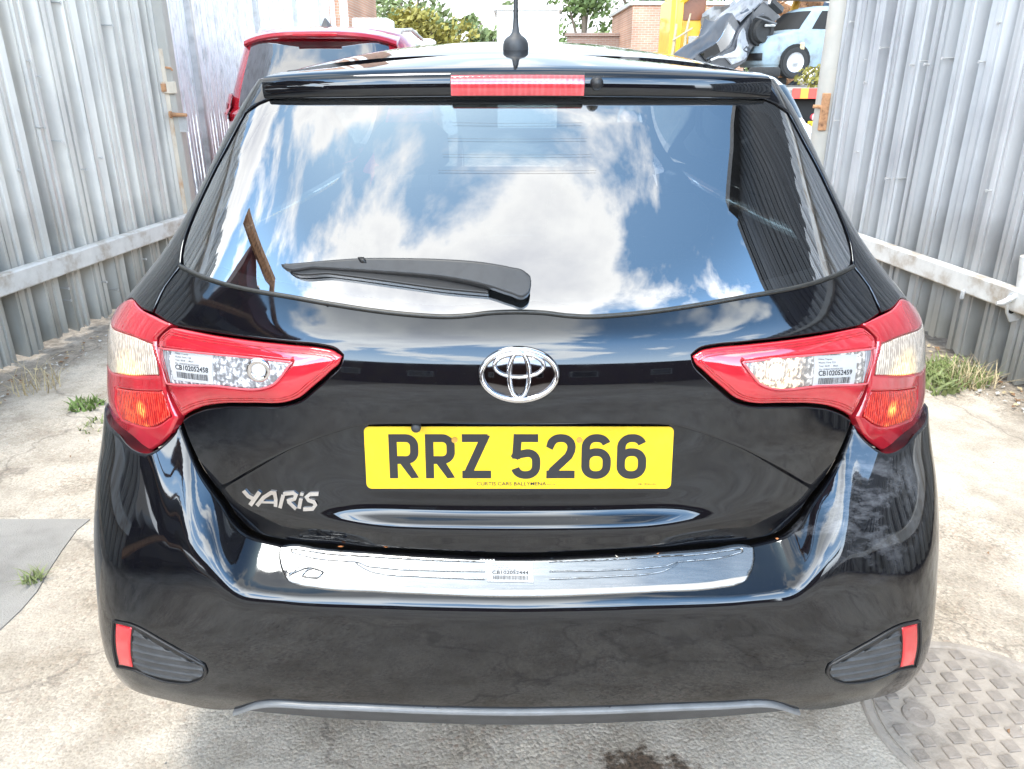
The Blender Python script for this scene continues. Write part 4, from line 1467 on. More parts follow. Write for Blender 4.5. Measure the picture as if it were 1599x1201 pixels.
MB().lathe([(.175, -.014), (.19, 0), (.175, .014), (.16, 0), (.175, -.014)], (XC + .36, 3.55, .90), 'Y', 26).build('steering_wheel', M['black_trim'], CAR, True, 60)
# ------------------------------------------------------------------ setting: ground
def ground_mat():
    m = pmat('concrete_ground', (0.36, 0.335, 0.30), 0.9)
    nt = m.node_tree
    b = bsdf(m)
    t = N(nt, 'ShaderNodeTexCoord')
    def noise(sc_, det=6.0, ro=.6):
        n = N(nt, 'ShaderNodeTexNoise', i_Scale=sc_, i_Detail=det, i_Roughness=ro)
        nt.links.new(t.outputs['Object'], n.inputs['Vector'])
        return n.outputs[0]
    big = ramp(nt, noise(.9), [(.32, (.40, .35, .29)), (.5, (.51, .458, .392)), (.68, (.60, .548, .48))])
    med = ramp(nt, noise(6.0, 8.0), [(.35, (.72, .70, .67)), (.55, (1, 1, 1)), (.7, (1.1, 1.09, 1.07))])
    c = mixc(nt, 1.0, big.outputs[0], med.outputs[0], 'MULTIPLY')
    v = N(nt, 'ShaderNodeTexVoronoi', feature='F1', i_Scale=120.0)
    nt.links.new(t.outputs['Object'], v.inputs['Vector'])
    sv = N(nt, 'ShaderNodeSeparateColor')
    nt.links.new(v.outputs['Color'], sv.inputs[0])
    stone = ramp(nt, sv.outputs[0], [(0, (.38, .35, .33)), (.25, (.80, .76, .71)), (.6, (1.0, .97, .93)), (.85, (1.3, 1.26, 1.2)), (1, (.70, .52, .44))])
    agg = ramp(nt, noise(1.3, 4.0), [(.40, (.15,) * 3), (.62, (.75,) * 3)])
    c = mixc(nt, agg.outputs[0], c, mixc(nt, 1.0, c, stone.outputs[0], 'MULTIPLY'))
    fine = ramp(nt, noise(160., 3.0, .7), [(.33, (.55, .53, .5)), (.5, (1, 1, 1)), (.66, (1.2, 1.2, 1.18))])
    c = mixc(nt, .55, c, mixc(nt, 1.0, c, fine.outputs[0], 'MULTIPLY'))
    # soil and leaf dirt towards the foot of the two fences
    sp = N(nt, 'ShaderNodeSeparateXYZ')
    nt.links.new(t.outputs['Object'], sp.inputs[0])
    ax_ = math_n(nt, 'ABSOLUTE', math_n(nt, 'ADD', sp.outputs[0], .08))
    lim = math_n(nt, 'ADD', ax_, math_n(nt, 'MULTIPLY', sp.outputs[1], .13))
    lim = math_n(nt, 'ADD', lim, math_n(nt, 'MULTIPLY', math_n(nt, 'SUBTRACT', noise(3.2, 7.0), .5), 1.1))
    near = ramp(nt, math_n(nt, 'DIVIDE', lim, 4.0), [(.655, (0, 0, 0)), (.76, (.9, .9, .9))])
    soil = ramp(nt, noise(22., 7.), [(.35, (.055, .042, .03)), (.55, (.16, .13, .10)), (.7, (.28, .24, .2))])
    c = mixc(nt, near.outputs[0], c, soil.outputs[0])
    # mossy oil stain close behind the car
    d = N(nt, 'ShaderNodeVectorMath', operation='DISTANCE')
    mp = N(nt, 'ShaderNodeMapping')
    mp.inputs['Scale'].default_value = (1.0, 1.25, 1.0)
    nt.links.new(t.outputs['Object'], mp.inputs[0])
    nt.links.new(mp.outputs[0], d.inputs[0])
    d.inputs[1].default_value = (.285, 1.215 * 1.25, 0)
    sd_ = math_n(nt, 'ADD', d.outputs['Value'], math_n(nt, 'MULTIPLY', math_n(nt, 'SUBTRACT', noise(26., 8., .7), .5), .30))
    stn = ramp(nt, sd_, [(.075, (.92,) * 3), (.115, (0,) * 3)])
    stc = ramp(nt, noise(90., 4.), [(.4, (.03, .018, .010)), (.6, (.12, .075, .045))])
    c = mixc(nt, stn.outputs[0], c, stc.outputs[0])
    # hairline cracks
    cv = N(nt, 'ShaderNodeTexVoronoi', feature='DISTANCE_TO_EDGE', i_Scale=.75)
    wv = N(nt, 'ShaderNodeVectorMath', operation='ADD')
    nn = N(nt, 'ShaderNodeTexNoise', i_Scale=5.0, i_Detail=6.0)
    nt.links.new(t.outputs['Object'], nn.inputs['Vector'])
    sc3 = N(nt, 'ShaderNodeVectorMath', operation='SCALE', i_Scale=.35)
    nt.links.new(nn.outputs['Color'], sc3.inputs[0])
    nt.links.new(t.outputs['Object'], wv.inputs[0]); nt.links.new(sc3.outputs[0], wv.inputs[1])
    nt.links.new(wv.outputs[0], cv.inputs['Vector'])
    ck = ramp(nt, cv.outputs['Distance'], [(.002, (.5,) * 3), (.006, (0,) * 3)])
    c = mixc(nt, ck.outputs[0], c, (.12, .10, .085))
    nt.links.new(c, b.inputs['Base Color'])
    hsum = math_n(nt, 'ADD', math_n(nt, 'MULTIPLY', v.outputs['Distance'], -.5), math_n(nt, 'MULTIPLY', noise(120., 4.), .9))
    bp = N(nt, 'ShaderNodeBump', i_Strength=.55, i_Distance=.006)
    nt.links.new(hsum, bp.inputs['Height'])
    nt.links.new(bp.outputs[0], b.inputs['Normal'])
    return m


def on_ground(u, v, h=0.0):
    o, d = ray(u, v)
    t = (h - CAM_Z) / d[2]
    p = o + t * d
    return (p[0] + XC, p[1], h)


gv, gf = [], []
xs_ = [-300, -60, -12, -5, -2.5, 0, 2.5, 5, 12, 60, 300]
ys_ = [-300, -60, -12, -3, 0, 2, 4, 6, 9, 15, 40, 120, 400]
for y in ys_:
    for x in xs_:
        gv.append((x, y, 0.0))
nx = len(xs_)
for j in range(len(ys_) - 1):
    for i in range(nx - 1):
        gf.append((j * nx + i, j * nx + i + 1, (j + 1) * nx + i + 1, (j + 1) * nx + i))
tag(mesh_obj('ground', gv, gf, ground_mat(), None, False), kind='structure')

# smoother, greyer repair patch on the left
pm = noisy(pmat('grey_repair_concrete', (.30, .285, .265), .9), 2.2, .45, bump=.5, bscale=220)
pp = [on_ground(u, v)[:2] for u, v in ((141, 812), (120, 829), (96, 862), (76, 893), (58, 925), (32, 955), (0, 985))]
pp = pp + [(-2.4, pp[-1][1] - .10), (-2.6, pp[0][1])]
mb = MB().prism(pp, lambda a, b, h: (a, b, h), -.02, .004)
tag(mb.build('repair_patch', pm), kind='structure')

# ------------------------------------------------------------------ corrugated fences
def sheet_mat(name, col, streak, seed):
    m = pmat(name, col, .45, .12)
    nt = m.node_tree
    b = bsdf(m)
    t = N(nt, 'ShaderNodeTexCoord')
    mp = N(nt, 'ShaderNodeMapping')
    mp.inputs['Scale'].default_value = (26, 26, .7)
    mp.inputs['Location'].default_value = (seed, seed * 2, 0)
    nt.links.new(t.outputs['Object'], mp.inputs[0])
    n = N(nt, 'ShaderNodeTexNoise', i_Scale=.45, i_Detail=3.0, i_Roughness=.5)
    nt.links.new(mp.outputs[0], n.inputs['Vector'])
    n2 = N(nt, 'ShaderNodeTexNoise', i_Scale=2.2, i_Detail=7.0)
    nt.links.new(t.outputs['Object'], n2.inputs['Vector'])
    r = ramp(nt, n.outputs[0], [(.3, streak), (.48, col), (.7, tuple(min(1, c * 1.12) for c in col))])
    r2 = ramp(nt, n2.outputs[0], [(.3, (.78, .78, .8)), (.55, (1, 1, 1))])
    c = mixc(nt, 1.0, r.outputs[0], r2.outputs[0], 'MULTIPLY')
    # duller, darker tone towards the foot of the sheet
    sp = N(nt, 'ShaderNodeSeparateXYZ')
    nt.links.new(t.outputs['Object'], sp.inputs[0])
    zz_ = math_n(nt, 'ADD', sp.outputs[2], math_n(nt, 'MULTIPLY', math_n(nt, 'SUBTRACT', n2.outputs[0], .5), .9))
    low_tone = ramp(nt, zz_, [(.06, (.75,) * 3), (.42, (.35,) * 3), (.75, (0,) * 3)])
    c = mixc(nt, low_tone.outputs[0], c, (.19, .18, .145))
    nt.links.new(c, b.inputs['Base Color'])
    rr = ramp(nt, n2.outputs[0], [(.3, (.35,) * 3), (.7, (.6,) * 3)])
    nt.links.new(rr.outputs[0], b.inputs['Roughness'])
    return m


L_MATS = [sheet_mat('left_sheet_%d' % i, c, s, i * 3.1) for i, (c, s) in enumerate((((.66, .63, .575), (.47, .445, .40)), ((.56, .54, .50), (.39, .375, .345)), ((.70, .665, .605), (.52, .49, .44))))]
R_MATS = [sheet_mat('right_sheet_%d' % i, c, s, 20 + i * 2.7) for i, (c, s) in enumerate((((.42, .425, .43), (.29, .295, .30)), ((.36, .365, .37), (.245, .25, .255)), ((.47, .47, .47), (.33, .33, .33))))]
M['galv'] = noisy(pmat('galvanised_steel', (.55, .55, .54), .45, .5), 9, .25, rough_var=.1)
M['rail_paint'] = noisy(pmat('weathered_rail', (.60, .585, .555), .6, .1), 7, .3, dark=(.34, .27, .20), bump=.1)
M['post_paint'] = noisy(pmat('weathered_post', (.39, .37, .33), .6, .05), 5, .2, dark=(.45, .41, .35), bump=.1)
M['rust'] = noisy(pmat('rusty_steel', (.42, .22, .11), .8), 25, .6, dark=(.13, .06, .035), bump=.4)
M['rust_stain'] = noisy(pmat('rust_streaked_paint', (.58, .50, .40), .7), 11, .5, dark=(.40, .19, .07), stretch=(1, 1, .35))


def corrugated(ax, ay, bx, by, z0, z1, mats, parent, face, pitch=.205, seed=1, name='corrugated_sheet', sheetw=4, depth=.078):
    """trapezoid-ribbed sheets between two ground points; face = +1/-1 side the ribs stand out to"""
    rnd = random.Random(seed)
    L = math.hypot(bx - ax, by - ay)
    ux, uy = (bx - ax) / L, (by - ay) / L
    nx_, ny_ = -uy * face, ux * face
    prof = [(0, 0), (.060, 0), (.078, depth), (.104, depth), (.109, depth - .014), (.120, depth - .014), (.125, depth), (.158, depth), (.163, depth - .014), (.172, depth - .014), (.177, depth), (.190, depth), (.205, 0)]
    s = 0.0
    i = 0
    while s < L - .05:
        n_r = sheetw
        base = rnd.uniform(0, .006)
        zt_, zb_ = z1 + rnd.uniform(-.03, .03), z0 + rnd.uniform(-.01, .03)
        lean = rnd.uniform(-.012, .012)
        pts = []
        for k in range(n_r):
            for (a, d) in prof[:-1]:
                a2 = a * pitch / .205
                pts.append((s + k * pitch + a2 + rnd.uniform(-.003, .003), d * rnd.uniform(.9, 1.06) + base))
        pts.append((s + n_r * pitch + .015, base + .003))
        V, F = [], []
        nz_ = 7
        for q in range(nz_ + 1):
            f_ = q / nz_
            for j, (a, d) in enumerate(pts):
                jag = (rnd.uniform(-.018, .012) if q == 0 else 0)
                z_ = zb_ + (zt_ - zb_) * f_ + jag
                aa = a + lean * f_ + .004 * math.sin(j * .9 + q)
                V.append((ax + ux * aa + nx_ * d, ay + uy * aa + ny_ * d, z_))
        m_ = len(pts)
        for q in range(nz_):
            for j in range(m_ - 1):
                F.append((q * m_ + j, q * m_ + j + 1, (q + 1) * m_ + j + 1, (q + 1) * m_ + j))
        o = mesh_obj(name, V, F, mats[rnd.randrange(len(mats))], parent, True, autosharp=28)
        # screws
        s += n_r * pitch
        i += 1


# left fence: from the post at the gateway back past the camera
LA, LB = (-2.40, 5.66), (-3.02, .75)
RA, RB = (2.23, 5.70), (3.25, -1.9)
FL = empty('corrugated_fence', (-2.62, 4.0, 0), 'whitish corrugated steel fence with a box rail to the left of the black car', 'fence')
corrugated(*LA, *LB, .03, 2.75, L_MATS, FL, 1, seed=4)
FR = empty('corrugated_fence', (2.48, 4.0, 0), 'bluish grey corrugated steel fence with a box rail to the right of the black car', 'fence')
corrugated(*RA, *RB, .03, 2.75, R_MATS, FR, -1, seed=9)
def rail(P, Q, z, side, parent, mat, h=.105, w=.06):
    a = math.atan2(Q[1] - P[1], Q[0] - P[0])
    c = ((P[0] + Q[0]) / 2, (P[1] + Q[1]) / 2, z)
    L = math.hypot(Q[0] - P[0], Q[1] - P[1])
    nx_, ny_ = -math.sin(a) * side, math.cos(a) * side
    MB().box((c[0] + nx_ * (w / 2 + .082), c[1] + ny_ * (w / 2 + .082), z), (L, w, h), rz=a, bev=.008).build('rail', mat, parent, True, 30)
rail(LA, LB, .445, 1, FL, M['rail_paint'])
rail(RA, RB, .415, -1, FR, M['rail_paint'])
rail(LA, LB, 2.45, 1, FL, M['rail_paint'])
rail(RA, RB, 2.45, -1, FR, M['rail_paint'])
# nails and bolts standing out of the sheets
def nails(parent, A, B, side, n, seed):
    rnd = random.Random(seed)
    ang = math.atan2(B[1] - A[1], B[0] - A[0])
    for i in range(n):
        f_ = rnd.uniform(.03, .40)
        x, y, z = A[0] + (B[0] - A[0]) * f_, A[1] + (B[1] - A[1]) * f_, rnd.choice([1.1, 1.45, 1.5, .9, .25, 1.7]) + rnd.uniform(-.08, .08)
        nx_, ny_ = -math.sin(ang) * side, math.cos(ang) * side
        d = rnd.uniform(.085, .115)
        MB().tube([(x, y, z), (x + nx_ * d, y + ny_ * d, z - .004)], .0035, 6).tube([(x + nx_ * d, y + ny_ * d, z - .004), (x + nx_ * (d + .004), y + ny_ * (d + .004), z - .004)], .008, 8).build('nail', M['galv'], parent)
nails(FL, LA, LB, 1, 22, 3)
nails(FR, RA, RB, -1, 26, 5)

# left gate post with its rusty lock plate, bolt and sleeve
GP = empty('gate_post', (-2.33, 5.60, 0), 'rust streaked square gate post with a lock plate, ending the left fence', 'gate post')
MB().box((-2.345, 5.60, 1.5), (.13, .13, 3.0), rz=.1, bev=.008).build('post', M['post_paint'], GP, True, 30)
MB().box((-2.352, 5.532, .80), (.085, .008, 1.55), rz=.1).build('rust_streak', M['rust_stain'], GP)
MB().box((-2.478, 5.57, 1.5), (.10, .02, 3.0), rz=.1, bev=.003).build('flange', M['galv'], GP)
lp_ = MB().box((-2.335, 5.518, 1.335), (.17, .014, .075), rz=.06, bev=.003)
lp_.build('lock_plate', M['rust_stain'], GP, True, 30)
MB().box((-2.335, 5.508, 1.335), (.045, .012, .05), rz=.06).build('staple', M['rust'], GP)
MB().tube([(-2.41, 5.50, 1.02), (-2.41, 5.50, 1.15)], .038, 16).build('hinge_sleeve', M['rail_paint'], GP, True, 40)
MB().tube([(-2.30, 5.51, 1.165), (-2.20, 5.50, 1.162)], [.014, .011], 10).lathe([(.0, 0), (.022, 0), (.022, .012), (0, .012)], (-2.315, 5.505, 1.165), 'X', 12).build('bolt', M['rust'], GP, True, 40)
MB().box((-2.275, 5.55, 1.10), (.10, .012, .10), rz=.05).build('keeper', M['galv'], GP)
MB().tube([(-2.30, 5.52, 1.46), (-2.26, 5.50, 1.455), (-2.25, 5.50, 1.44)], .007, 8).build('wire_hook', M['rust'], GP, True)
sg = empty('notice', (-2.47, 5.52, 1.22), 'small white notice with a black chain mark fixed beside the left gate post', 'sign')
mb = MB().box((-2.455, 5.525, 1.29), (.075, .006, .30), rz=.06)
mb.build('board', M['white_sticker'], sg)
cm = MB()
for k_ in range(3):
    cx_ = -2.475 + k_ * .02
    cm.tube([(cx_ + .013 * math.cos(t), 5.518, 1.405 + .008 * math.sin(t) + k_ * .008) for t in np.linspace(0, 2 * math.pi, 13)], .0035, 6)
cm.build('chain_mark', M['print'], sg)

GR = empty('gate_post', (2.30, 5.62, 0), 'pale steel gate post with a rusted hinge at the end of the right fence', 'gate post')
MB().tube([(2.16, 5.62, 0), (2.16, 5.62, 3.0)], .072, 20).build('post', M['post_paint'], GR, True, 60)
MB().box((2.125, 5.545, 1.18), (.055, .02, .24), bev=.004).build('rusted_hinge', M['rust'], GR, True, 30)
MB().tube([(2.05, 5.56, 1.215), (2.15, 5.55, 1.21)], .012, 8).build('hinge_pin', M['rust'], GR, True)

# galvanised bracket hanging on the right fence rail
gb = empty('gate_latch', (2.42, 3.5, .45), 'galvanised steel latch plate with holes on the right fence rail', 'latch')
bu = on_ground(1585, 612)
o1, d1 = ray(1585, 470)
tt_ = 3.62
def at_y(u, v, y):
    o, d = ray(u, v)
    p = o + d * (y / d[1])
    return Vector((p[0] + XC, p[1], p[2]))
plate = [at_y(u, v, 3.55) for u, v in ((1571, 468), (1583, 455), (1600, 447), (1625, 447), (1625, 497), (1600, 492), (1590, 500), (1577, 503), (1572, 490))]
mb = MB()
V = [tuple(p) for p in plate] + [tuple(p + Vector((0, .012, 0))) for p in plate]
n_ = len(plate)
mb.add(V, [tuple(range(n_))[::-1], tuple(range(n_, 2 * n_))] + [(i, (i + 1) % n_, n_ + (i + 1) % n_, n_ + i) for i in range(n_)])
mb.build('plate', M['galv'], gb)
for (u, v) in ((1591, 473), (1580, 486)):
    p = at_y(u, v, 3.546)
    MB().lathe([(0, 0), (.013, 0), (.013, .004)], tuple(p), 'Y', 14).build('bolt_hole', M['dark'], gb)
MB().tube([at_y(1556, 474, 3.53), at_y(1566, 473, 3.53), at_y(1600, 455, 3.53), at_y(1630, 440, 3.53)], [.009, .016, .016, .016], 10).build('lever', M['galv'], gb, True)
MB().tube([at_y(1599, 452, 3.57), at_y(1606, 400, 3.57)], .035, 12).build('pivot_tube', M['rail_paint'], gb, True, 40)
MB().box(tuple(at_y(1503, 460, 3.86)), (.02, .02, .05), bev=.006).build('rail_peg', M['white_sticker'], FR, True)

# manhole cover
MHC = empty('manhole_cover', (1.112, 1.372, 0), 'round iron manhole cover with raised squares set in the concrete right of the bumper', 'manhole cover')
mc = noisy(pmat('dusty_iron', (.33, .29, .25), .85), 9, .35, dark=(.21, .185, .16), bump=.35, bscale=90)
mcs = noisy(pmat('worn_iron_squares', (.27, .235, .205), .75, .1), 14, .4, dark=(.17, .15, .13), bump=.3, bscale=120)
rim_ = MB().lathe([(.278, .0015), (.273, .006), (.257, .006), (.252, .0005)], (1.112, 1.372, 0), 'Z', 64)
rim_.build('frame', mc, MHC, True, 40)
MB().lathe([(0, .0035), (.248, .0035), (.250, .001)], (1.112, 1.372, 0), 'Z', 64).build('lid', mc, MHC, True, 40)
sq = MB()
for i in range(-7, 8):
    for j in range(-7, 8):
        if (i + j) % 2:
            continue
        x, y = i * .036, j * .036
        if math.hypot(x, y) > .228:
            continue
        if math.hypot(x + .155, y - .02) < .05:
            continue
        a = .12
        sq.box((1.112 + x * math.cos(a) - y * math.sin(a), 1.372 + x * math.sin(a) + y * math.cos(a), .0052), (.031, .031, .0065), rz=a, bev=.002)
sq.build('raised_squares', mcs, MHC, True, 30)
MB().lathe([(0, .006), (.018, .006), (.020, .009), (.034, .009), (.037, .003)], (1.112 - .155, 1.392, 0), 'Z', 30).build('key_boss', mcs, MHC, True, 40)

# ------------------------------------------------------------------ weeds
M['grass'] = noisy(pmat('weed_green', (.13, .20, .045), .6), 30, .4)
M['grass2'] = noisy(pmat('weed_light_green', (.22, .26, .10), .6), 30, .4)
M['grass3'] = noisy(pmat('dusty_green', (.20, .25, .08), .7), 25, .5)
M['straw'] = noisy(pmat('dry_grass', (.46, .37, .22), .7), 30, .3)


def tuft(name, label, cat, c, n, r_, h, mat, seed, spread=1.0, wid=.004, parts=None):
    rnd = random.Random(seed)
    mb = MB()
    for i in range(n):
        a = rnd.uniform(0, 6.28); d = r_ * math.sqrt(rnd.random())
        x, y = c[0] + d * math.cos(a), c[1] + d * math.sin(a)
        L = h * rnd.uniform(.45, 1.1)
        t = rnd.uniform(0, 6.28); b = rnd.uniform(.2, 1.0) * spread
        px, py = -math.sin(t), math.cos(t)
        w = wid * rnd.uniform(.6, 1.4)
        V = []
        for k_ in range(4):
            f_ = k_ / 3
            ox = math.cos(t) * L * b * f_ ** 1.6; oy = math.sin(t) * L * b * f_ ** 1.6
            oz = L * f_ * (1 - .35 * b * f_) + c[2]
            ww = w * (1 - f_) ** .7
            V += [(x + ox + px * ww, y + oy + py * ww, oz), (x + ox - px * ww, y + oy - py * ww, oz)]
        mb.add(V, [(0, 1, 3, 2), (2, 3, 5, 4), (4, 5, 7, 6)])
    o = mb.build(name, mat, None, True, 80)
    return tag(o, label, cat)


g1 = on_ground(60, 606)
tuft('dry_grass_tuft', 'straw coloured dry grass tuft at the foot of the left fence', 'grass tuft', g1, 70, .12, .17, M['straw'], 2, 1.3, .0022)
g1 = on_ground(136, 634)
tuft('weed', 'small flat green weed in the cracked concrete left of the car', 'weed', g1, 90, .075, .05, M['grass'], 3, 1.5, .006)
g1 = on_ground(155, 664)
tuft('weed', 'faint green weed right beside the left tail lamp', 'weed', g1, 50, .09, .04, M['grass2'], 5, 1.5, .004)
g1 = on_ground(52, 908)
tuft('weed', 'small yellowish grass sprig at the edge of the grey repair patch', 'weed', g1, 60, .028, .055, M['grass2'], 6, 1.3, .0028)
g1 = on_ground(1478, 588)
tuft('weed_clump', 'bright green weed clump at the foot of the right fence', 'weed', g1, 420, .19, .10, M['grass3'], 7, 1.3, .004)
g1 = on_ground(1452, 604)
tuft('weed_clump', 'broad leaved pale weed clump between the right tail lamp and the fence', 'weed', g1, 90, .12, .09, M['grass2'], 8, 1.2, .012)
g1 = on_ground(1512, 598)
tuft('dry_grass_tuft', 'brown dry grass tuft beside the bright green weeds on the right', 'grass tuft', g1, 120, .13, .15, M['straw'], 9, 1.3, .0025)
# fallen leaves, stalks and stones along the fences
lit = MB()
rnd = random.Random(12)
def flake(x, y, s, mi):
    a = rnd.uniform(0, 6.28)
    lit.add([(x + s * math.cos(a + k_ * 1.57) * (1 if k_ % 2 else .55), y + s * math.sin(a + k_ * 1.57) * (1 if k_ % 2 else .55), .006 + rnd.uniform(0, .012)) for k_ in range(4)], [(0, 1, 2, 3)], mi)
for i in range(420):
    y = rnd.uniform(2.2, 5.4)
    xr = 2.95 - y * .13 - abs(rnd.gauss(0, .16)) - .06
    flake(xr, y, rnd.uniform(.006, .022), rnd.randrange(3))
for i in range(260):
    y = rnd.uniform(2.4, 5.4)
    xl = -3.02 + y * .13 + abs(rnd.gauss(0, .12)) + .06
    flake(xl, y, rnd.uniform(.005, .018), rnd.randrange(3))
for i in range(160):
    flake(rnd.uniform(-2.2, 2.2), rnd.uniform(.9, 3.4), rnd.uniform(.002, .006), rnd.randrange(3))
tag(lit.build('leaf_litter', [M['straw'], noisy(pmat('dead_leaf', (.22, .12, .06), .8), 40, .4), noisy(pmat('pale_chip', (.5, .48, .45), .8), 40, .2)]), kind='stuff')

# ------------------------------------------------------------------ white sheet fence beyond the gateway
FW = empty('palisade_fence', (-3.0, 6.2, 0), 'white upright slat fence with dark gaps beyond the left gate post', 'fence')
wm_ = noisy(pmat('white_slats', (.88, .88, .87), .6), 6, .12, dark=(.6, .6, .58))
rnd = random.Random(3)
fx = lambda y: -2.78 - (y - 5.9) * .085
sl_, up_ = MB(), MB()
y = 5.95
while y < 17.5:
    w = .072
    zt_ = 3.0 + rnd.uniform(-.05, .05)
    z0_ = .05
    sl_.box((fx(y) + rnd.uniform(-.004, .004), y, (z0_ + zt_) / 2), (.018, w, zt_ - z0_), rz=.085, bev=.0)
    y += .098 + rnd.uniform(-.006, .006)
sl_.build('slat_panel', wm_, FW)
y = 6.0
ys2 = [fx]
MB().box((fx(11.7) - .035, 11.7, 2.15), (.012, 11.6, 2.1), rz=.085).build('backing_sheet', wm_, FW)
for z in (.5, 1.12, 2.0):
    MB().box((fx(11.7) - .05, 11.7, z), (.05, 11.6, .06), rz=.085).build('rail', wm_, FW)
for y in (7.6, 10.4, 13.2, 16.0):
    MB().box((fx(y) + .03, y, 1.6), (.07, .07, 3.2), rz=.085, bev=.004).build('post', M['galv'], FW)

# ------------------------------------------------------------------ background cars, built as stacked rounded plans
def slice_car(name, loc, rz, label, paint, L, W, H, belt, cab, glass=None, wheels=True, cat='car', lamps=True, nose=.35, missing=(), rearw=40, zb=.22, ends=(.0, .0)):
    """L, W, H metres; cab = (rear of roof, front of roof, rear of belt glass, front of belt glass) along +Y from the tail"""
    root = empty(name, loc, label, cat, rz=rz)
    ca, sa = math.cos(rz), math.sin(rz)
    def tw(x, y, z):
        return (loc[0] + x * ca - y * sa, loc[1] + x * sa + y * ca, loc[2] + z)
    ztab = [zb, zb + .08, .42, .55, .70, belt - .10, belt, belt + .04, belt + .18, H - .16, H - .06, H - .015, H]
    def spec(z):
        t = max(0, min(1, (z - belt) / (H - belt)))
        if z <= belt:
            lo_ = max(0, (zb + .18 - z) / .18)
            hood = max(0, (z - (belt - .22)) / .22)
            rear = .04 * lo_ + ends[0] * hood
            front = L - .05 * lo_ - (L - cab[3]) * hood ** 3 * .86 - .04 * hood
            hw = W / 2 * (1 - .05 * lo_ - .05 * max(0, (z - belt + .25) / .25) ** 2)
        else:
            e = t ** 1.15
            rear = cab[2] + (cab[0] - cab[2]) * e
            front = cab[3] + (cab[1] - cab[3]) * e
            hw = W / 2 * (.95 - .20 * t ** 1.3)
            q = max(0, (z - (H - .14)) / .14)
            k_ = 1 - math.sqrt(max(0, 1 - q * q)) if q > 0 else 0
            rear += .30 * k_; front -= .45 * k_; hw *= 1 - .38 * k_
        return rear, front, hw
    def pt(t, z, o=0.0):
        r_, f_, hw = spec(z)
        c, s = math.cos(t), math.sin(t)
        e = .42
        x = (hw + o) * math.copysign(abs(s) ** e, s)
        y = (r_ + f_) / 2 - ((f_ - r_) / 2 + o) * math.copysign(abs(c) ** e, c)
        return x, y
    n = 72
    V, F = [], []
    for z in ztab:
        for i in range(n):
            x, y = pt(2 * math.pi * i / n, z)
            V.append(tw(x, y, z))
    nl = len(ztab)
    F = [(j * n + i, j * n + (i + 1) % n, (j + 1) * n + (i + 1) % n, (j + 1) * n + i) for j in range(nl - 1) for i in range(n)]
    F.append(tuple((nl - 1) * n + i for i in range(n)))
    F.append(tuple(range(n))[::-1])
    body = mesh_obj('body', V, F, paint, root, True, autosharp=50)
    gm = glass or M['far_glass']
    def pane(nm, a0, a1, z0, z1, mat=gm, o=.006, k=10, par=root, zk=4):
        """a window following the body between two plan angles"""
        P, Q = [], []
        for j in range(zk + 1):
            z = z0 + (z1 - z0) * j / zk
            for i in range(k + 1):
                x, y = pt(a0 + (a1 - a0) * i / k, z, o)
                P.append(tw(x, y, z))
        return mesh_obj(nm, P, [(j * (k + 1) + i, j * (k + 1) + i + 1, (j + 1) * (k + 1) + i + 1, (j + 1) * (k + 1) + i) for j in range(zk) for i in range(k)], mat, par, True)
    z0, z1 = belt + .05, H - .13
    if 'rear' not in missing: pane('rear_window', -R(rearw), R(rearw), z0, z1, k=14)
    if 'front' not in missing: pane('windscreen', math.pi - R(47), math.pi + R(47), z0, z1, k=14)
    for s in (1, -1):
        if 'side' not in missing:
            pane('side_window', s * R(70), s * R(89), z0, z1)
            pane('side_window', s * R(91), s * R(112), z0, z1)
        if lamps:
            pane('tail_lamp', s * R(38), s * R(62), belt - .22, belt + .02, M['lens_red'], .012)
            pane('headlamp', math.pi - s * R(40), math.pi - s * R(62), belt - .34, belt - .20, M['lens_clear'], .012)
        pane('door_handle', s * R(88.6), s * R(89.4), belt - .16, belt - .135, M['black_trim'], .02, 2)
    pane('rear_bumper', -R(60), R(60), zb + .05, .58, paint, .03, 16)
    pane('front_bumper', math.pi - R(60), math.pi + R(60), zb + .05, .56, paint, .03, 16)
    pane('grille', math.pi - R(30), math.pi + R(30), .36, .52, M['black_trim'], .045, 8)
    if wheels:
        wr = .32
        for (s, yy) in ((-1, .78), (1, .78), (-1, L - .82), (1, L - .82)):
            cx_ = s * (W / 2 - .10)
            for nm, prof, mat in (('wheel_arch', [(0, s * .103), (.385, s * .103), (.385, -s * .05)], M['dark']),):
                mb = MB().lathe([(0, s * .1035), (.375, s * .1035), (.375, -s * .08)], (cx_, yy, wr + .02), 'X', 24)
                mb.v = [tw(*v) for v in mb.v]
                mb.build(nm, mat, root)
            mb = MB().lathe([(.21, s * .112), (.27, s * .122), (.315, s * .115), (wr, s * .09), (wr, -s * .1), (.2, -s * .1)], (cx_, yy, wr), 'X', 28)
            mb.v = [tw(*v) for v in mb.v]
            wl = mb.build('wheel', M['tyre'], root, True, 40)
            mb = MB().lathe([(0, s * .118), (.05, s * .118), (.07, s * .106), (.20, s * .108), (.215, s * .114)], (cx_, yy, wr), 'X', 24)
            mb.v = [tw(*v) for v in mb.v]
            mb.build('rim', M['alloy'], wl, True, 40)
    return root, tw, pt, pane


M['suv_glass'] = glass_mat('suv_glass', 0.22, (.25, .28, .3), .4)
red = noisy(pmat('red_car_paint', (.31, .012, .022), .12, 0, 1.6, coat=1.0), 3, .15)
SUV, tw, pt_, pane = slice_car('suv_car', (-1.58, 6.50, 0), 0.0, 'red SUV with a shark fin aerial parked beyond the black car on the left', red, 4.55, 1.86, 1.80, 1.12, (.42, 2.95, .08, 3.35), lamps=False, glass=M['suv_glass'], rearw=30)
def suv_mb(mb, *a, **k):
    mb.v = [tw(*v) for v in mb.v]
    return mb.build(*a, **k)
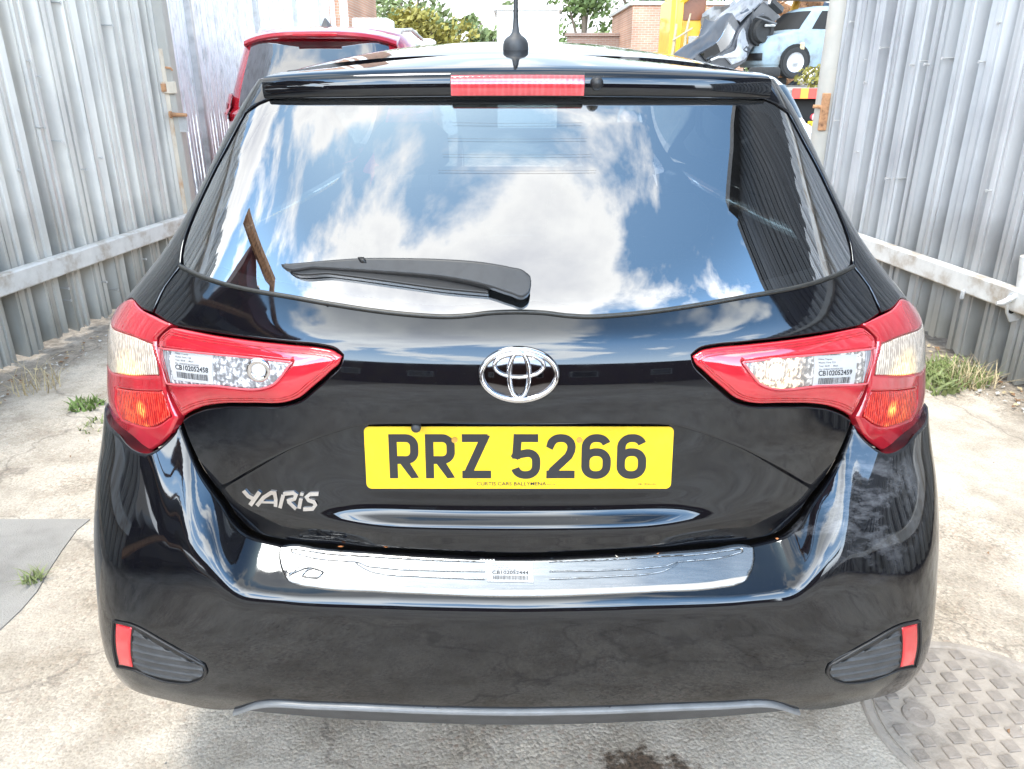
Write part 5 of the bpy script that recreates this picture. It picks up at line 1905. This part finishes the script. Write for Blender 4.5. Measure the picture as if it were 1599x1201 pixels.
# roof spoiler, rails, fin, lamps of the SUV
mb = MB()
n_ = 21
prof = [(.34, 1.685), (.25, 1.70), (.235, 1.715), (.25, 1.74), (.36, 1.768), (.62, 1.798)]
V, F = [], []
for i in range(n_):
    s = -1 + 2 * i / (n_ - 1)
    for (y_, z_) in prof:
        V.append((s * .63, y_ + .16 * s * s + .02, z_ - .05 * s * s * s * s - .015 * s * s))
m_ = len(prof)
F = [(i * m_ + j, (i + 1) * m_ + j, (i + 1) * m_ + j + 1, i * m_ + j + 1) for i in range(n_ - 1) for j in range(m_ - 1)] + [tuple(range(m_)), tuple((n_ - 1) * m_ + j for j in range(m_))[::-1]]
mb.add(V, F)
SUVS = suv_mb(mb, 'roof_spoiler', red, SUV, True, 40)
suv_mb(MB().box((0, .262, 1.716), (.36, .02, .022), bev=.004), 'brake_light', M['lens_red'], SUVS, True)
for s in (1, -1):
    suv_mb(MB().tube([(s * .60, .75, 1.72), (s * .605, .85, 1.775), (s * .615, 1.6, 1.82), (s * .60, 2.6, 1.785), (s * .60, 2.7, 1.74)], .018, 10), 'roof_rail', M['galv'], SUV, True, 60)
    pane('tail_lamp', s * R(38), s * R(84), 1.06, 1.27, M['lens_red'], .03, 14)
    pane('tail_lamp_clear', s * R(44), s * R(78), 1.12, 1.20, M['lens_pink'], .036, 10)
fin = MB()
V = []
for (y_, z_, w_) in ((.62, 1.79, .028), (.66, 1.86, .004), (.69, 1.865, .004), (.86, 1.80, .026)):
    V += [(-w_, y_, z_), (w_, y_, z_)]
fin.add(V, [(0, 1, 3, 2), (2, 3, 5, 4), (4, 5, 7, 6), (0, 2, 4, 6), (1, 7, 5, 3), (0, 6, 7, 1)])
suv_mb(fin, 'shark_fin', M['grey_trim'], SUV, True, 50)
suv_mb(MB().tube([(-.02, .18, 1.20), (.25, .21, 1.26), (.42, .23, 1.29)], .012, 8), 'rear_wiper', M['black_trim'], SUV, True)

white = noisy(pmat('white_car_paint', (.74, .74, .745), .15, 0, 1.5, coat=.8), 3, .05)
WC, tw2, pt2, pane2 = slice_car('parked_car', (2.16, 11.0, 0), math.pi, 'white car facing the camera between the black car and the right gate post', white, 4.1, 1.74, 1.46, .98, (.5, 2.55, .15, 3.2))
for s in (1, -1):
    mb = MB().box((s * .98, 2.75, 1.02), (.18, .10, .12), bev=.04)
    mb.v = [tw2(*v) for v in mb.v]
    mb.build('door_mirror', noisy(pmat('pink_white_mirror', (.70, .52, .50), .3), 5, .1), WC, True, 40)

# flatbed lorry with wrecks
amber_paint = noisy(pmat('yellow_lorry_paint', (.78, .42, .03), .4, coat=.3), 4, .15)
TR = empty('flatbed_lorry', (6.9, 17, 0), 'flatbed lorry with a yellow cab and crane carrying scrap cars behind the right fence', 'lorry')
MB().box((6.6, 19.6, 1.10), (6.0, 6.6, .18), bev=.02).build('flatbed_deck', noisy(pmat('weathered_deck', (.30, .28, .25), .8), 4, .4), TR)
MB().box((5.85, 19.6, .78), (3.8, 6.2, .42)).build('chassis', M['dark'], TR)
for (x, w) in ((4.3, .6), (5.55, .95), (8.4, .95)):
    mb = MB()
    k_ = 6
    for i in range(k_):
        mb.box((x + w * (i + .5) / k_, 16.27, 1.10), (w / k_ * .98, .03, .19), mi=i % 2)
    mb.build('hazard_board', [pmat('hazard_red', (.75, .06, .04), .4), pmat('hazard_orange', (.9, .30, .03), .4)], TR)
def lorry_plate():
    mb = MB().box((6.22, 16.2, .52), (.62, .02, .13), bev=.004)
    v, f = text_mesh('RKZ 42')
    s = .075
    mb.add([(5.94 + a * s, 16.186, .482 + b * s) for a, b in v], f, 1)
    mb.build('rear_plate', [M['plate_yellow'], M['plate_black']], TR)
lorry_plate()
for x in (6.02, 7.3):
    MB().lathe([(0, -.03), (.06, -.03), (.07, 0), (.07, .04)], (x, 16.2, .66), 'Y', 14).build('tail_light', M['lens_pink'], TR, True)
for x in (4.6, 7.0):
    for y in (17.3, 18.5):
        MB().lathe([(.25, -.15), (.46, -.16), (.5, -.1), (.5, .1), (.46, .16), (.25, .15), (0, .12)], (x, y, .5), 'X', 24).build('wheel', M['tyre'], TR, True)
CABX = 5.05
MB().box((4.86, 24.3, 2.15), (.95, 1.9, 2.7), bev=.12).build('cab', amber_paint, TR, True, 30)
MB().box((4.98, 23.32, 3.15), (.62, .02, .60), bev=.01).build('cab_window', noisy(pmat('brown_cab_glass', (.20, .07, .03), .3), 5, .3), TR)
MB().box((5.08, 23.2, 1.95), (.44, .06, 1.0), bev=.01).build('grey_panel', noisy(pmat('grey_panel', (.42, .42, .40), .6), 5, .2), TR)
MB().box((4.52, 23.0, 2.2), (.18, .22, 2.3), bev=.02).tube([(4.52, 23.0, 3.3), (6.0, 22.6, 4.4)], .13, 8).build('crane_arm', amber_paint, TR, True, 30)
MB().tube([(6.9, 21.9, 1.9), (7.3, 21.9, 3.2)], .10, 8).build('crane_leg', amber_paint, TR, True)
MB().box((7.75, 18.6, 2.1), (.08, .08, 1.9), bev=.01).build('deck_stake', M['galv'], TR)

pale = noisy(pmat('faded_pale_blue_paint', (.21, .275, .315), .5), 3, .3, dark=(.14, .15, .15))
PW, tw3, pt3, pane3 = slice_car('scrap_car', (9.25, 20.7, 1.40), R(101), 'faded pale blue scrap estate car without glass on the lorry', pale, 3.7, 1.62, 1.55, .98, (.25, 2.55, .08, 3.05), glass=M['dark'], lamps=False)
for (yy, c_) in ((2.05, (.30, .09, .05)), (2.75, (.45, .35, .22))):
    mb = MB().box((-.80, yy, .66), (.06, .20 if c_[0] < .4 else .12, .36 if c_[0] < .4 else .16), bev=.02)
    mb.v = [tw3(*v) for v in mb.v]
    mb.build('rust_patch', noisy(pmat('rust_patch', c_, .8), 25, .5), PW)
yb = MB().tube([(-.55, 1.0, 1.0), (-.60, 1.7, 1.45)], .06, 8)
yb.v = [tw3(*v) for v in yb.v]
yb.build('yellow_strap', amber_paint, PW, True)
black2 = noisy(pmat('dull_dark_paint', (.05, .053, .06), .28), 3, .4)
rnd = random.Random(77)
DW = empty('scrap_car', (5.55, 20.6, 1.2), 'crushed dark scrap car tipped on its nose on the lorry behind the yellow cab', 'scrap car')
dwm = Matrix.Translation((5.0, 20.0, 1.95)) @ Matrix.Rotation(R(18), 4, 'Z') @ Matrix.Rotation(R(-48), 4, 'Y') @ Matrix.Scale(.86, 4)
def dw(mb, nm, mat, crush=.05, par=DW):
    out = []
    for v in mb.v:
        p = dwm @ Vector(v)
        q_ = Vector((math.sin(p.z * 5.1 + p.x * 3.3), math.sin(p.x * 4.7 + p.y * 2.9), math.sin(p.y * 5.3 + p.z * 4.1)))
        out.append(tuple(p + q_ * crush))
    mb.v = out
    return mb.build(nm, mat, par, True, 25)
def gridbox(mb, c, sz, k=6):
    """a subdivided box so that it can be crumpled"""
    for ax_i in range(3):
        for sg_ in (-1, 1):
            a_, b_ = [q for q in range(3) if q != ax_i]
            V = []
            for i in range(k + 1):
                for j in range(k + 1):
                    p = [0, 0, 0]
                    p[ax_i] = sg_ * sz[ax_i] / 2; p[a_] = (i / k - .5) * sz[a_]; p[b_] = (j / k - .5) * sz[b_]
                    V.append(tuple(c[q] + p[q] for q in range(3)))
            mb.add(V, [(i * (k + 1) + j, i * (k + 1) + j + 1, (i + 1) * (k + 1) + j + 1, (i + 1) * (k + 1) + j) for i in range(k) for j in range(k)])
mb = MB(); gridbox(mb, (0, 0, 0), (2.7, 1.5, .62)); gridbox(mb, (-.2, 0, .48), (1.5, 1.35, .42))
dw(mb, 'body', black2, .07)
mb = MB(); gridbox(mb, (1.1, -.05, .36), (1.0, 1.3, .05)); dw(mb, 'bonnet', noisy(pmat('scuffed_grey', (.20, .21, .23), .3), 6, .5), .09)
mb = MB(); gridbox(mb, (-.2, -.70, .52), (1.1, .04, .30)); dw(mb, 'side_window', M['far_glass'], .05)
mb = MB(); gridbox(mb, (1.42, -.2, -.05), (.16, 1.5, .35)); dw(mb, 'bumper', M['grey_trim'], .10)
mb = MB(); gridbox(mb, (.1, -.77, .02), (1.0, .05, .42)); dw(mb, 'door', noisy(pmat('torn_grey_door', (.30, .31, .33), .35), 6, .5), .10)
mb = MB().lathe([(0, -.80), (.37, -.80), (.37, -.5)], (.85, 0, -.18), 'Y', 20); dw(mb, 'wheel_arch', M['dark'], 0)
mb = MB().lathe([(.18, -.92), (.28, -.93), (.30, -.85), (.30, -.7)], (.85, 0, -.18), 'Y', 20).lathe([(0, -.88), (.19, -.89)], (.85, 0, -.18), 'Y', 20); dw(mb, 'wheel', M['tyre'], 0)
for k_ in range(7):
    a = Vector((rnd.uniform(-1.3, 1.5), rnd.uniform(-.95, -.6), rnd.uniform(-.3, .7)))
    mb = MB().tube([a, a + Vector((rnd.uniform(-.3, .3), -.1, rnd.uniform(-.3, .3))), a + Vector((rnd.uniform(-.6, .6), -.15, rnd.uniform(-.5, .4)))], rnd.uniform(.015, .045), 6)
    dw(mb, 'torn_trim', rnd.choice([M['galv'], M['grey_trim'], black2]), 0)
PILE = empty('scrap_pile', (6.2, 23.2, 0), 'tangle of crushed panels and pipes behind the dark and the pale blue scrap cars', 'scrap pile')
rp = random.Random(19)
pm_ = [black2, noisy(pmat('scrap_white', (.42, .43, .44), .5), 5, .4), noisy(pmat('scrap_blue', (.07, .11, .18), .35), 5, .4), M['grey_trim'], M['rust']]
for nm_, k0_ in (('crushed_panel', 26), ('bent_pipe', 16)):
    for k_ in range(k0_):
        c_ = Vector((rp.uniform(5.6, 8.6), 23.2 + rp.uniform(-.5, .6), rp.uniform(1.0, 4.0)))
        if nm_ == 'crushed_panel':
            mb = MB()
            n4 = 5
            ru = Matrix.Rotation(rp.uniform(0, 6.28), 3, 'Y') @ Matrix.Rotation(rp.uniform(-.7, .7), 3, 'X')
            sx_, sz_ = rp.uniform(.5, 1.3), rp.uniform(.3, .7)
            ph = rp.uniform(0, 6)
            V = [tuple(c_ + ru @ Vector(((i / n4 - .5) * sx_, .09 * math.sin(i * 1.7 + j * 1.1 + ph), (j / n4 - .5) * sz_))) for i in range(n4 + 1) for j in range(n4 + 1)]
            F = [(i * (n4 + 1) + j, i * (n4 + 1) + j + 1, (i + 1) * (n4 + 1) + j + 1, (i + 1) * (n4 + 1) + j) for i in range(n4) for j in range(n4)]
            mb.add(V, F)
            V2 = [tuple(Vector(v) + Vector((0, .03, 0))) for v in V]
            mb.add(V2, [f[::-1] for f in F])
            mb.build(nm_, rp.choice(pm_), PILE, True, 30)
        else:
            d_ = Vector((rp.uniform(-.7, .7), rp.uniform(-.2, .2), rp.uniform(-.5, .5)))
            MB().tube([c_ - d_, c_ + Vector((rp.uniform(-.15, .15), 0, rp.uniform(-.15, .15))), c_ + d_], rp.uniform(.02, .06), 6).build(nm_, rp.choice(pm_), PILE, True, 60)
UP, tw5, pt5, pane5 = slice_car('scrap_car', (9.6, 21.4, 2.98), R(98), 'grey scrap car shell lying on top of the pale blue one', noisy(pmat('grey_scrap_paint', (.35, .37, .40), .4), 4, .3), 3.8, 1.66, 1.35, .92, (.4, 2.6, .1, 3.1), wheels=False, lamps=False)
def tyre(x, y, z, label):
    o = MB().lathe([(.19, -.09), (.27, -.10), (.31, -.07), (.315, 0), (.31, .07), (.27, .10), (.19, .09), (.17, 0), (.19, -.09)], (x, y, z), 'Z', 28).build('tyre', M['tyre'], None, True, 50)
    return tag(o, label, 'tyre', 'tyres stacked on the lorry deck')
tyre(5.15, 17.0, 1.295, 'lower of two worn tyres stacked beside the dark scrap car')
tyre(5.18, 17.03, 1.49, 'upper of two worn tyres stacked beside the dark scrap car')
tyre(6.35, 20.1, 1.295, 'worn tyre lying under the front wheel of the pale blue scrap car')
tyre(8.6, 19.9, 1.295, 'worn tyre lying under the rear wheel of the pale blue scrap car')


# foliage helpers
def leaf_mass(mb, c, rad, n, size, rnd, mi=0, flat=1.0):
    for i in range(n):
        while True:
            p = Vector((rnd.uniform(-1, 1), rnd.uniform(-1, 1), rnd.uniform(-1, 1)))
            if .25 < p.length < 1: break
        p = Vector((p.x * rad[0], p.y * rad[1], p.z * rad[2])) + Vector(c)
        a = Vector((rnd.gauss(0, 1), rnd.gauss(0, 1), rnd.gauss(0, 1))).normalized()
        b = a.orthogonal().normalized()
        d = a.cross(b)
        s = size * rnd.uniform(.5, 1.3)
        mb.add([tuple(p - b * s), tuple(p + d * s * .5), tuple(p + b * s), tuple(p - d * s * .5)], [(0, 1, 2, 3)], mi)


def tree(label, x, y, h, w, mat, seed, name='leafy_tree', n=2600, size=.16, cat='tree', group='trees beyond the yard'):
    rnd = random.Random(seed)
    root = empty(name, (x, y, 0), label, cat, group)
    mb = MB().tube([(x, y, 0), (x + .1, y, h * .35), (x - .05, y, h * .75)], [w * .06, w * .045, w * .015], 8)
    cr_ = MB()
    k_ = 16
    for i in range(k_):
        a = rnd.uniform(0, 6.28); d = rnd.uniform(.1, .40) * w
        z = h * rnd.uniform(.30, .92)
        d *= 1.15 - .55 * abs(z / h - .5)
        c = (x + d * math.cos(a), y + d * math.sin(a), z)
        if i < 7:
            mb.tube([(x, y, h * .3 + i * .05 * h), c], [w * .02, w * .006], 6)
        r_ = w * rnd.uniform(.13, .24)
        leaf_mass(cr_, c, (r_, r_, r_ * .8), n // k_, size, rnd)
    mb.build('trunk', M['bark'], root, True)
    cr_.build('crown', mat, root)
    return root


M['bark'] = noisy(pmat('bark', (.12, .09, .065), .9), 12, .4)
fo = [noisy(pmat('foliage_%s' % n_, c, .6, Transmission_Weight=0.0), .9, .45, dark=tuple(v * .5 for v in c)) for n_, c in (('mid', (.11, .16, .045)), ('yellow', (.24, .21, .04)), ('pale', (.16, .20, .075)), ('deep', (.06, .10, .035)))]
tree('tall grey green tree left of the yellow bush on the skyline', -5.2, 40, 6.4, 6.0, fo[2], 21)
tree('rounded yellow autumn bush in front of the skyline trees', -3.4, 36, 4.3, 4.2, fo[1], 22, 'autumn_bush', cat='bush', group=None)
tree('slender green tree between the yellow bush and the aerial', -1.5, 42, 5.2, 3.6, fo[2], 23)
tree('dark green tree behind the white store to the right of the aerial', 3.4, 40, 5.4, 5.0, fo[0], 24)
tree('tallest green tree behind the brick building', 7.6, 46, 8.0, 7.5, fo[0], 25)
tree('low green tree over the right end of the brick building', 11.5, 46, 5.6, 5.6, fo[2], 26)
tree('pale tree showing behind the white boxes', -8.2, 46, 5.4, 5.5, fo[2], 27)
rnd = random.Random(31)
wd = MB()
leaf_mass(wd, (6.45, 17.6, 1.42), (.45, .2, .22), 260, .06, rnd)
wdo = empty('weed_clump', (6.45, 17.6, 1.2), 'yellow green weeds growing on the lorry deck under the pale blue scrap car', 'weed')
wd.build('foliage', fo[1], wdo)
MB().tube([(6.45, 17.6, 1.19), (6.42, 17.55, 1.4)], .012, 6).build('stem', M['bark'], wdo)

# ------------------------------------------------------------------ far buildings
def brick_mat(name, c1_, c2_, mort):
    m = pmat(name, c1_, .85)
    nt = m.node_tree
    t = N(nt, 'ShaderNodeTexCoord')
    mp = N(nt, 'ShaderNodeMapping')
    mp.inputs['Rotation'].default_value = (R(90), 0, 0)
    nt.links.new(t.outputs['Object'], mp.inputs[0])
    b = N(nt, 'ShaderNodeTexBrick', i_Scale=1.0)
    b.inputs['Color1'].default_value = (*c1_, 1); b.inputs['Color2'].default_value = (*c2_, 1); b.inputs['Mortar'].default_value = (*mort, 1)
    b.inputs['Brick Width'].default_value = .225; b.inputs['Row Height'].default_value = .075; b.inputs['Mortar Size'].default_value = .008
    nt.links.new(mp.outputs[0], b.inputs['Vector'])
    n = N(nt, 'ShaderNodeTexNoise', i_Scale=.8, i_Detail=6.0)
    nt.links.new(t.outputs['Object'], n.inputs['Vector'])
    r = ramp(nt, n.outputs[0], [(.3, (.75, .75, .75)), (.7, (1.1, 1.1, 1.1))])
    nt.links.new(mixc(nt, 1.0, b.outputs['Color'], r.outputs[0], 'MULTIPLY'), bsdf(m).inputs['Base Color'])
    return m


bk = brick_mat('orange_brick', (.50, .27, .17), (.42, .21, .13), (.45, .40, .34))
bk2 = brick_mat('brown_brick', (.30, .19, .14), (.25, .15, .11), (.32, .28, .25))
def building(name, label, cat, c, size, mat, roof=None, extra=None):
    root = empty(name, (c[0], c[1], 0), label, cat)
    MB().box((c[0], c[1], size[2] / 2), size).build('wall', mat, root)
    MB().box((c[0], c[1], size[2] + .06), (size[0] + .2, size[1] + .2, .12)).build('roof', roof or M['galv'], root)
    return root
whitewall = noisy(pmat('white_cladding', (.78, .78, .77), .6), 1.5, .08, stretch=(8, 8, .4))
b0 = building('warehouse', 'tall orange brick building with a white downpipe behind the red SUV', 'building', (-6.35, 27, 0), (3.3, 5, 6.5), bk)
MB().tube([(-5.15, 24.44, 0), (-5.15, 24.44, 6.5)], .07, 10).build('downpipe', pmat('white_downpipe', (.8, .8, .8), .4), b0, True)
MB().box((-4.83, 24.46, 3.2), (.22, .06, 6.4)).build('pilaster', whitewall, b0)
building('warehouse', 'white clad building behind the left slat fence', 'building', (-8.6, 22.5, 0), (3.6, 4, 6.0), whitewall)
b1 = building('warehouse', 'low orange brick building on the skyline right of the aerial', 'building', (6.3, 33, 0), (4.1, 6, 3.75), bk)
building('garden_wall', 'low brown brick wall with a dark coping left of the low brick building', 'wall', (3.25, 33.5, 0), (2.1, .4, 2.9), bk2, bk2)
s1 = building('store_hut', 'white windowless store hut on the skyline next to the aerial', 'hut', (.45, 25.5, 0), (1.75, 3, 3.15), whitewall, whitewall)
MB().box((-.22, 23.98, 2.0), (.03, .03, 1.6)).build('corner_strip', M['galv'], s1)
def white_box(x, y, w, h, label):
    r_ = empty('white_crate', (x, y, 0), label, 'crate', 'white crates stacked in steps')
    MB().box((x, y, h / 2), (w, 1.2, h), bev=.03).build('shell', whitewall, r_, True, 30)
    MB().box((x, y - .61, h - .2), (w * .9, .02, .05)).build('rib', M['galv'], r_)
white_box(-3.75, 23, .95, 2.85, 'tallest of the stepped white crates beyond the SUV')
white_box(-2.95, 23, .62, 2.60, 'middle of the stepped white crates beyond the SUV')
white_box(-2.38, 23, .50, 2.35, 'lowest of the stepped white crates beyond the SUV')
po = empty('broken_timber', (5.0, 22.5, 0), 'pale broken upright timbers left of the yellow cab', 'timber')
MB().tube([(4.55, 22.3, 0), (4.6, 22.3, 2.5), (4.68, 22.3, 2.95)], [.05, .04, .02], 6).build('post', M['straw'], po, True)
MB().tube([(4.3, 22.3, 0), (4.28, 22.3, 1.9), (4.33, 22.3, 2.7)], [.05, .05, .03], 6).build('post', M['straw'], po, True)
MB().tube([(4.25, 22.25, 2.3), (4.75, 22.25, 2.6)], .025, 6).build('cross_bar', M['straw'], po, True)

# ------------------------------------------------------------------ what stands behind the photographer (seen in the paint and glass)
shed = empty('corrugated_shed', (4.9, 1, 0), 'tall black corrugated shed mirrored in the right side of the rear window', 'shed')
dk = noisy(pmat('black_cladding', (.035, .036, .04), .5), 2, .4, stretch=(6, 6, .5))
corrugated(3.55, 3.6, 3.72, -.95, .0, 5.6, [dk], shed, -1, pitch=.17, seed=41, name='cladding', sheetw=7, depth=.05)
MB().box((3.63, 1.3, 5.62), (.30, 4.7, .16), rz=-.038).build('ridge_flashing', dk, shed)
MB().box((4.95, 1.3, 2.75), (2.4, 4.4, 5.5), rz=-.04).build('wall', dk, shed)
back = building('warehouse', 'long dark maroon brick building mirrored in the tailgate', 'building', (-1, -17, 0), (22, 5, 4.4), brick_mat('maroon_brick', (.10, .035, .03), (.08, .03, .026), (.10, .08, .07)))
for x in (-7, -3.5, 2.5, 6):
    f_ = MB().box((x, -14.46, 2.2), (1.1, .08, 1.2)).build('window', M['galv'], back)
    MB().box((x, -14.40, 2.2), (.95, .02, 1.05)).build('pane', M['far_glass'], f_)
def scrap_bale(x, y, z, label, mat, rz):
    r_ = empty('crushed_car', (x, y, z), label, 'scrap car', 'crushed cars stacked behind the camera', rz)
    mb = MB()
    rnd = random.Random(int(x * 31 + z * 17))
    for k_ in range(6):
        mb.box((rnd.uniform(-.25, .25), rnd.uniform(-1.2, 1.2), .3 + rnd.uniform(-.12, .12)), (1.5 * rnd.uniform(.7, 1), 1.6 * rnd.uniform(.6, 1), .5 * rnd.uniform(.5, 1)), rot=Matrix.Rotation(rnd.uniform(-.2, .2), 3, 'X'), bev=.08)
    o = mb.build('body', mat, r_, True, 40, local=True)
    st_ = MB().tube([(.86, -1.4, .1), (.95, .1, .70), (.84, 1.4, .2)], .05, 6)
    st_.build('rusty_bar', M['rust'], r_, True, local=True)
dkp = noisy(pmat('scorched_paint', (.03, .026, .024), .5), 5, .5)
burnt = noisy(pmat('burnt_red_paint', (.10, .012, .014), .4), 1.6, .9, dark=(.012, .011, .011))
for i, (x, y, z, lb, mt) in enumerate(((-3.75, -.6, 0, 'crushed dark car at the bottom of the scrap stack mirrored on the left', dkp), (-3.65, -.7, .75, 'crushed dark car second from the ground in the mirrored scrap stack', dkp),
                                       (-3.75, -.5, 1.5, 'crushed dark car third from the ground in the mirrored scrap stack', dkp), (-3.65, -.65, 2.25, 'crushed dark car fourth from the ground in the mirrored scrap stack', dkp),
                                       (-3.7, -.6, 3.0, 'crushed red car on top of the mirrored scrap stack', burnt))):
    scrap_bale(x, y, z, lb, mt, .1 * (i % 2))

scr = MB()
rnd = random.Random(5)
for (u, v) in ((603, 855), (532, 853), (963, 869), (1027, 864), (1213, 842)):
    q = survey(BUMP, bump_surf, [(u, v + 3)])[0]
    P = bump_surf(np.array([q[0]]), np.array([q[1]]))[0] + np.array([XC, 0, .003])
    s_ = rnd.uniform(.0025, .006)
    a = rnd.uniform(0, 6.28)
    scr.add([(P[0] + s_ * math.cos(a + k_ * 1.57) * (1 if k_ % 2 else .5), P[1] + s_ * math.sin(a + k_ * 1.57) * (1 if k_ % 2 else .5), P[2] + rnd.uniform(0, .003)) for k_ in range(4)], [(0, 1, 2, 3)], rnd.randrange(2))
tag(scr.build('leaf_scraps', [pmat('orange_leaf_bit', (.45, .16, .05), .8), pmat('pale_leaf_bit', (.55, .5, .42), .8)]), kind='stuff')
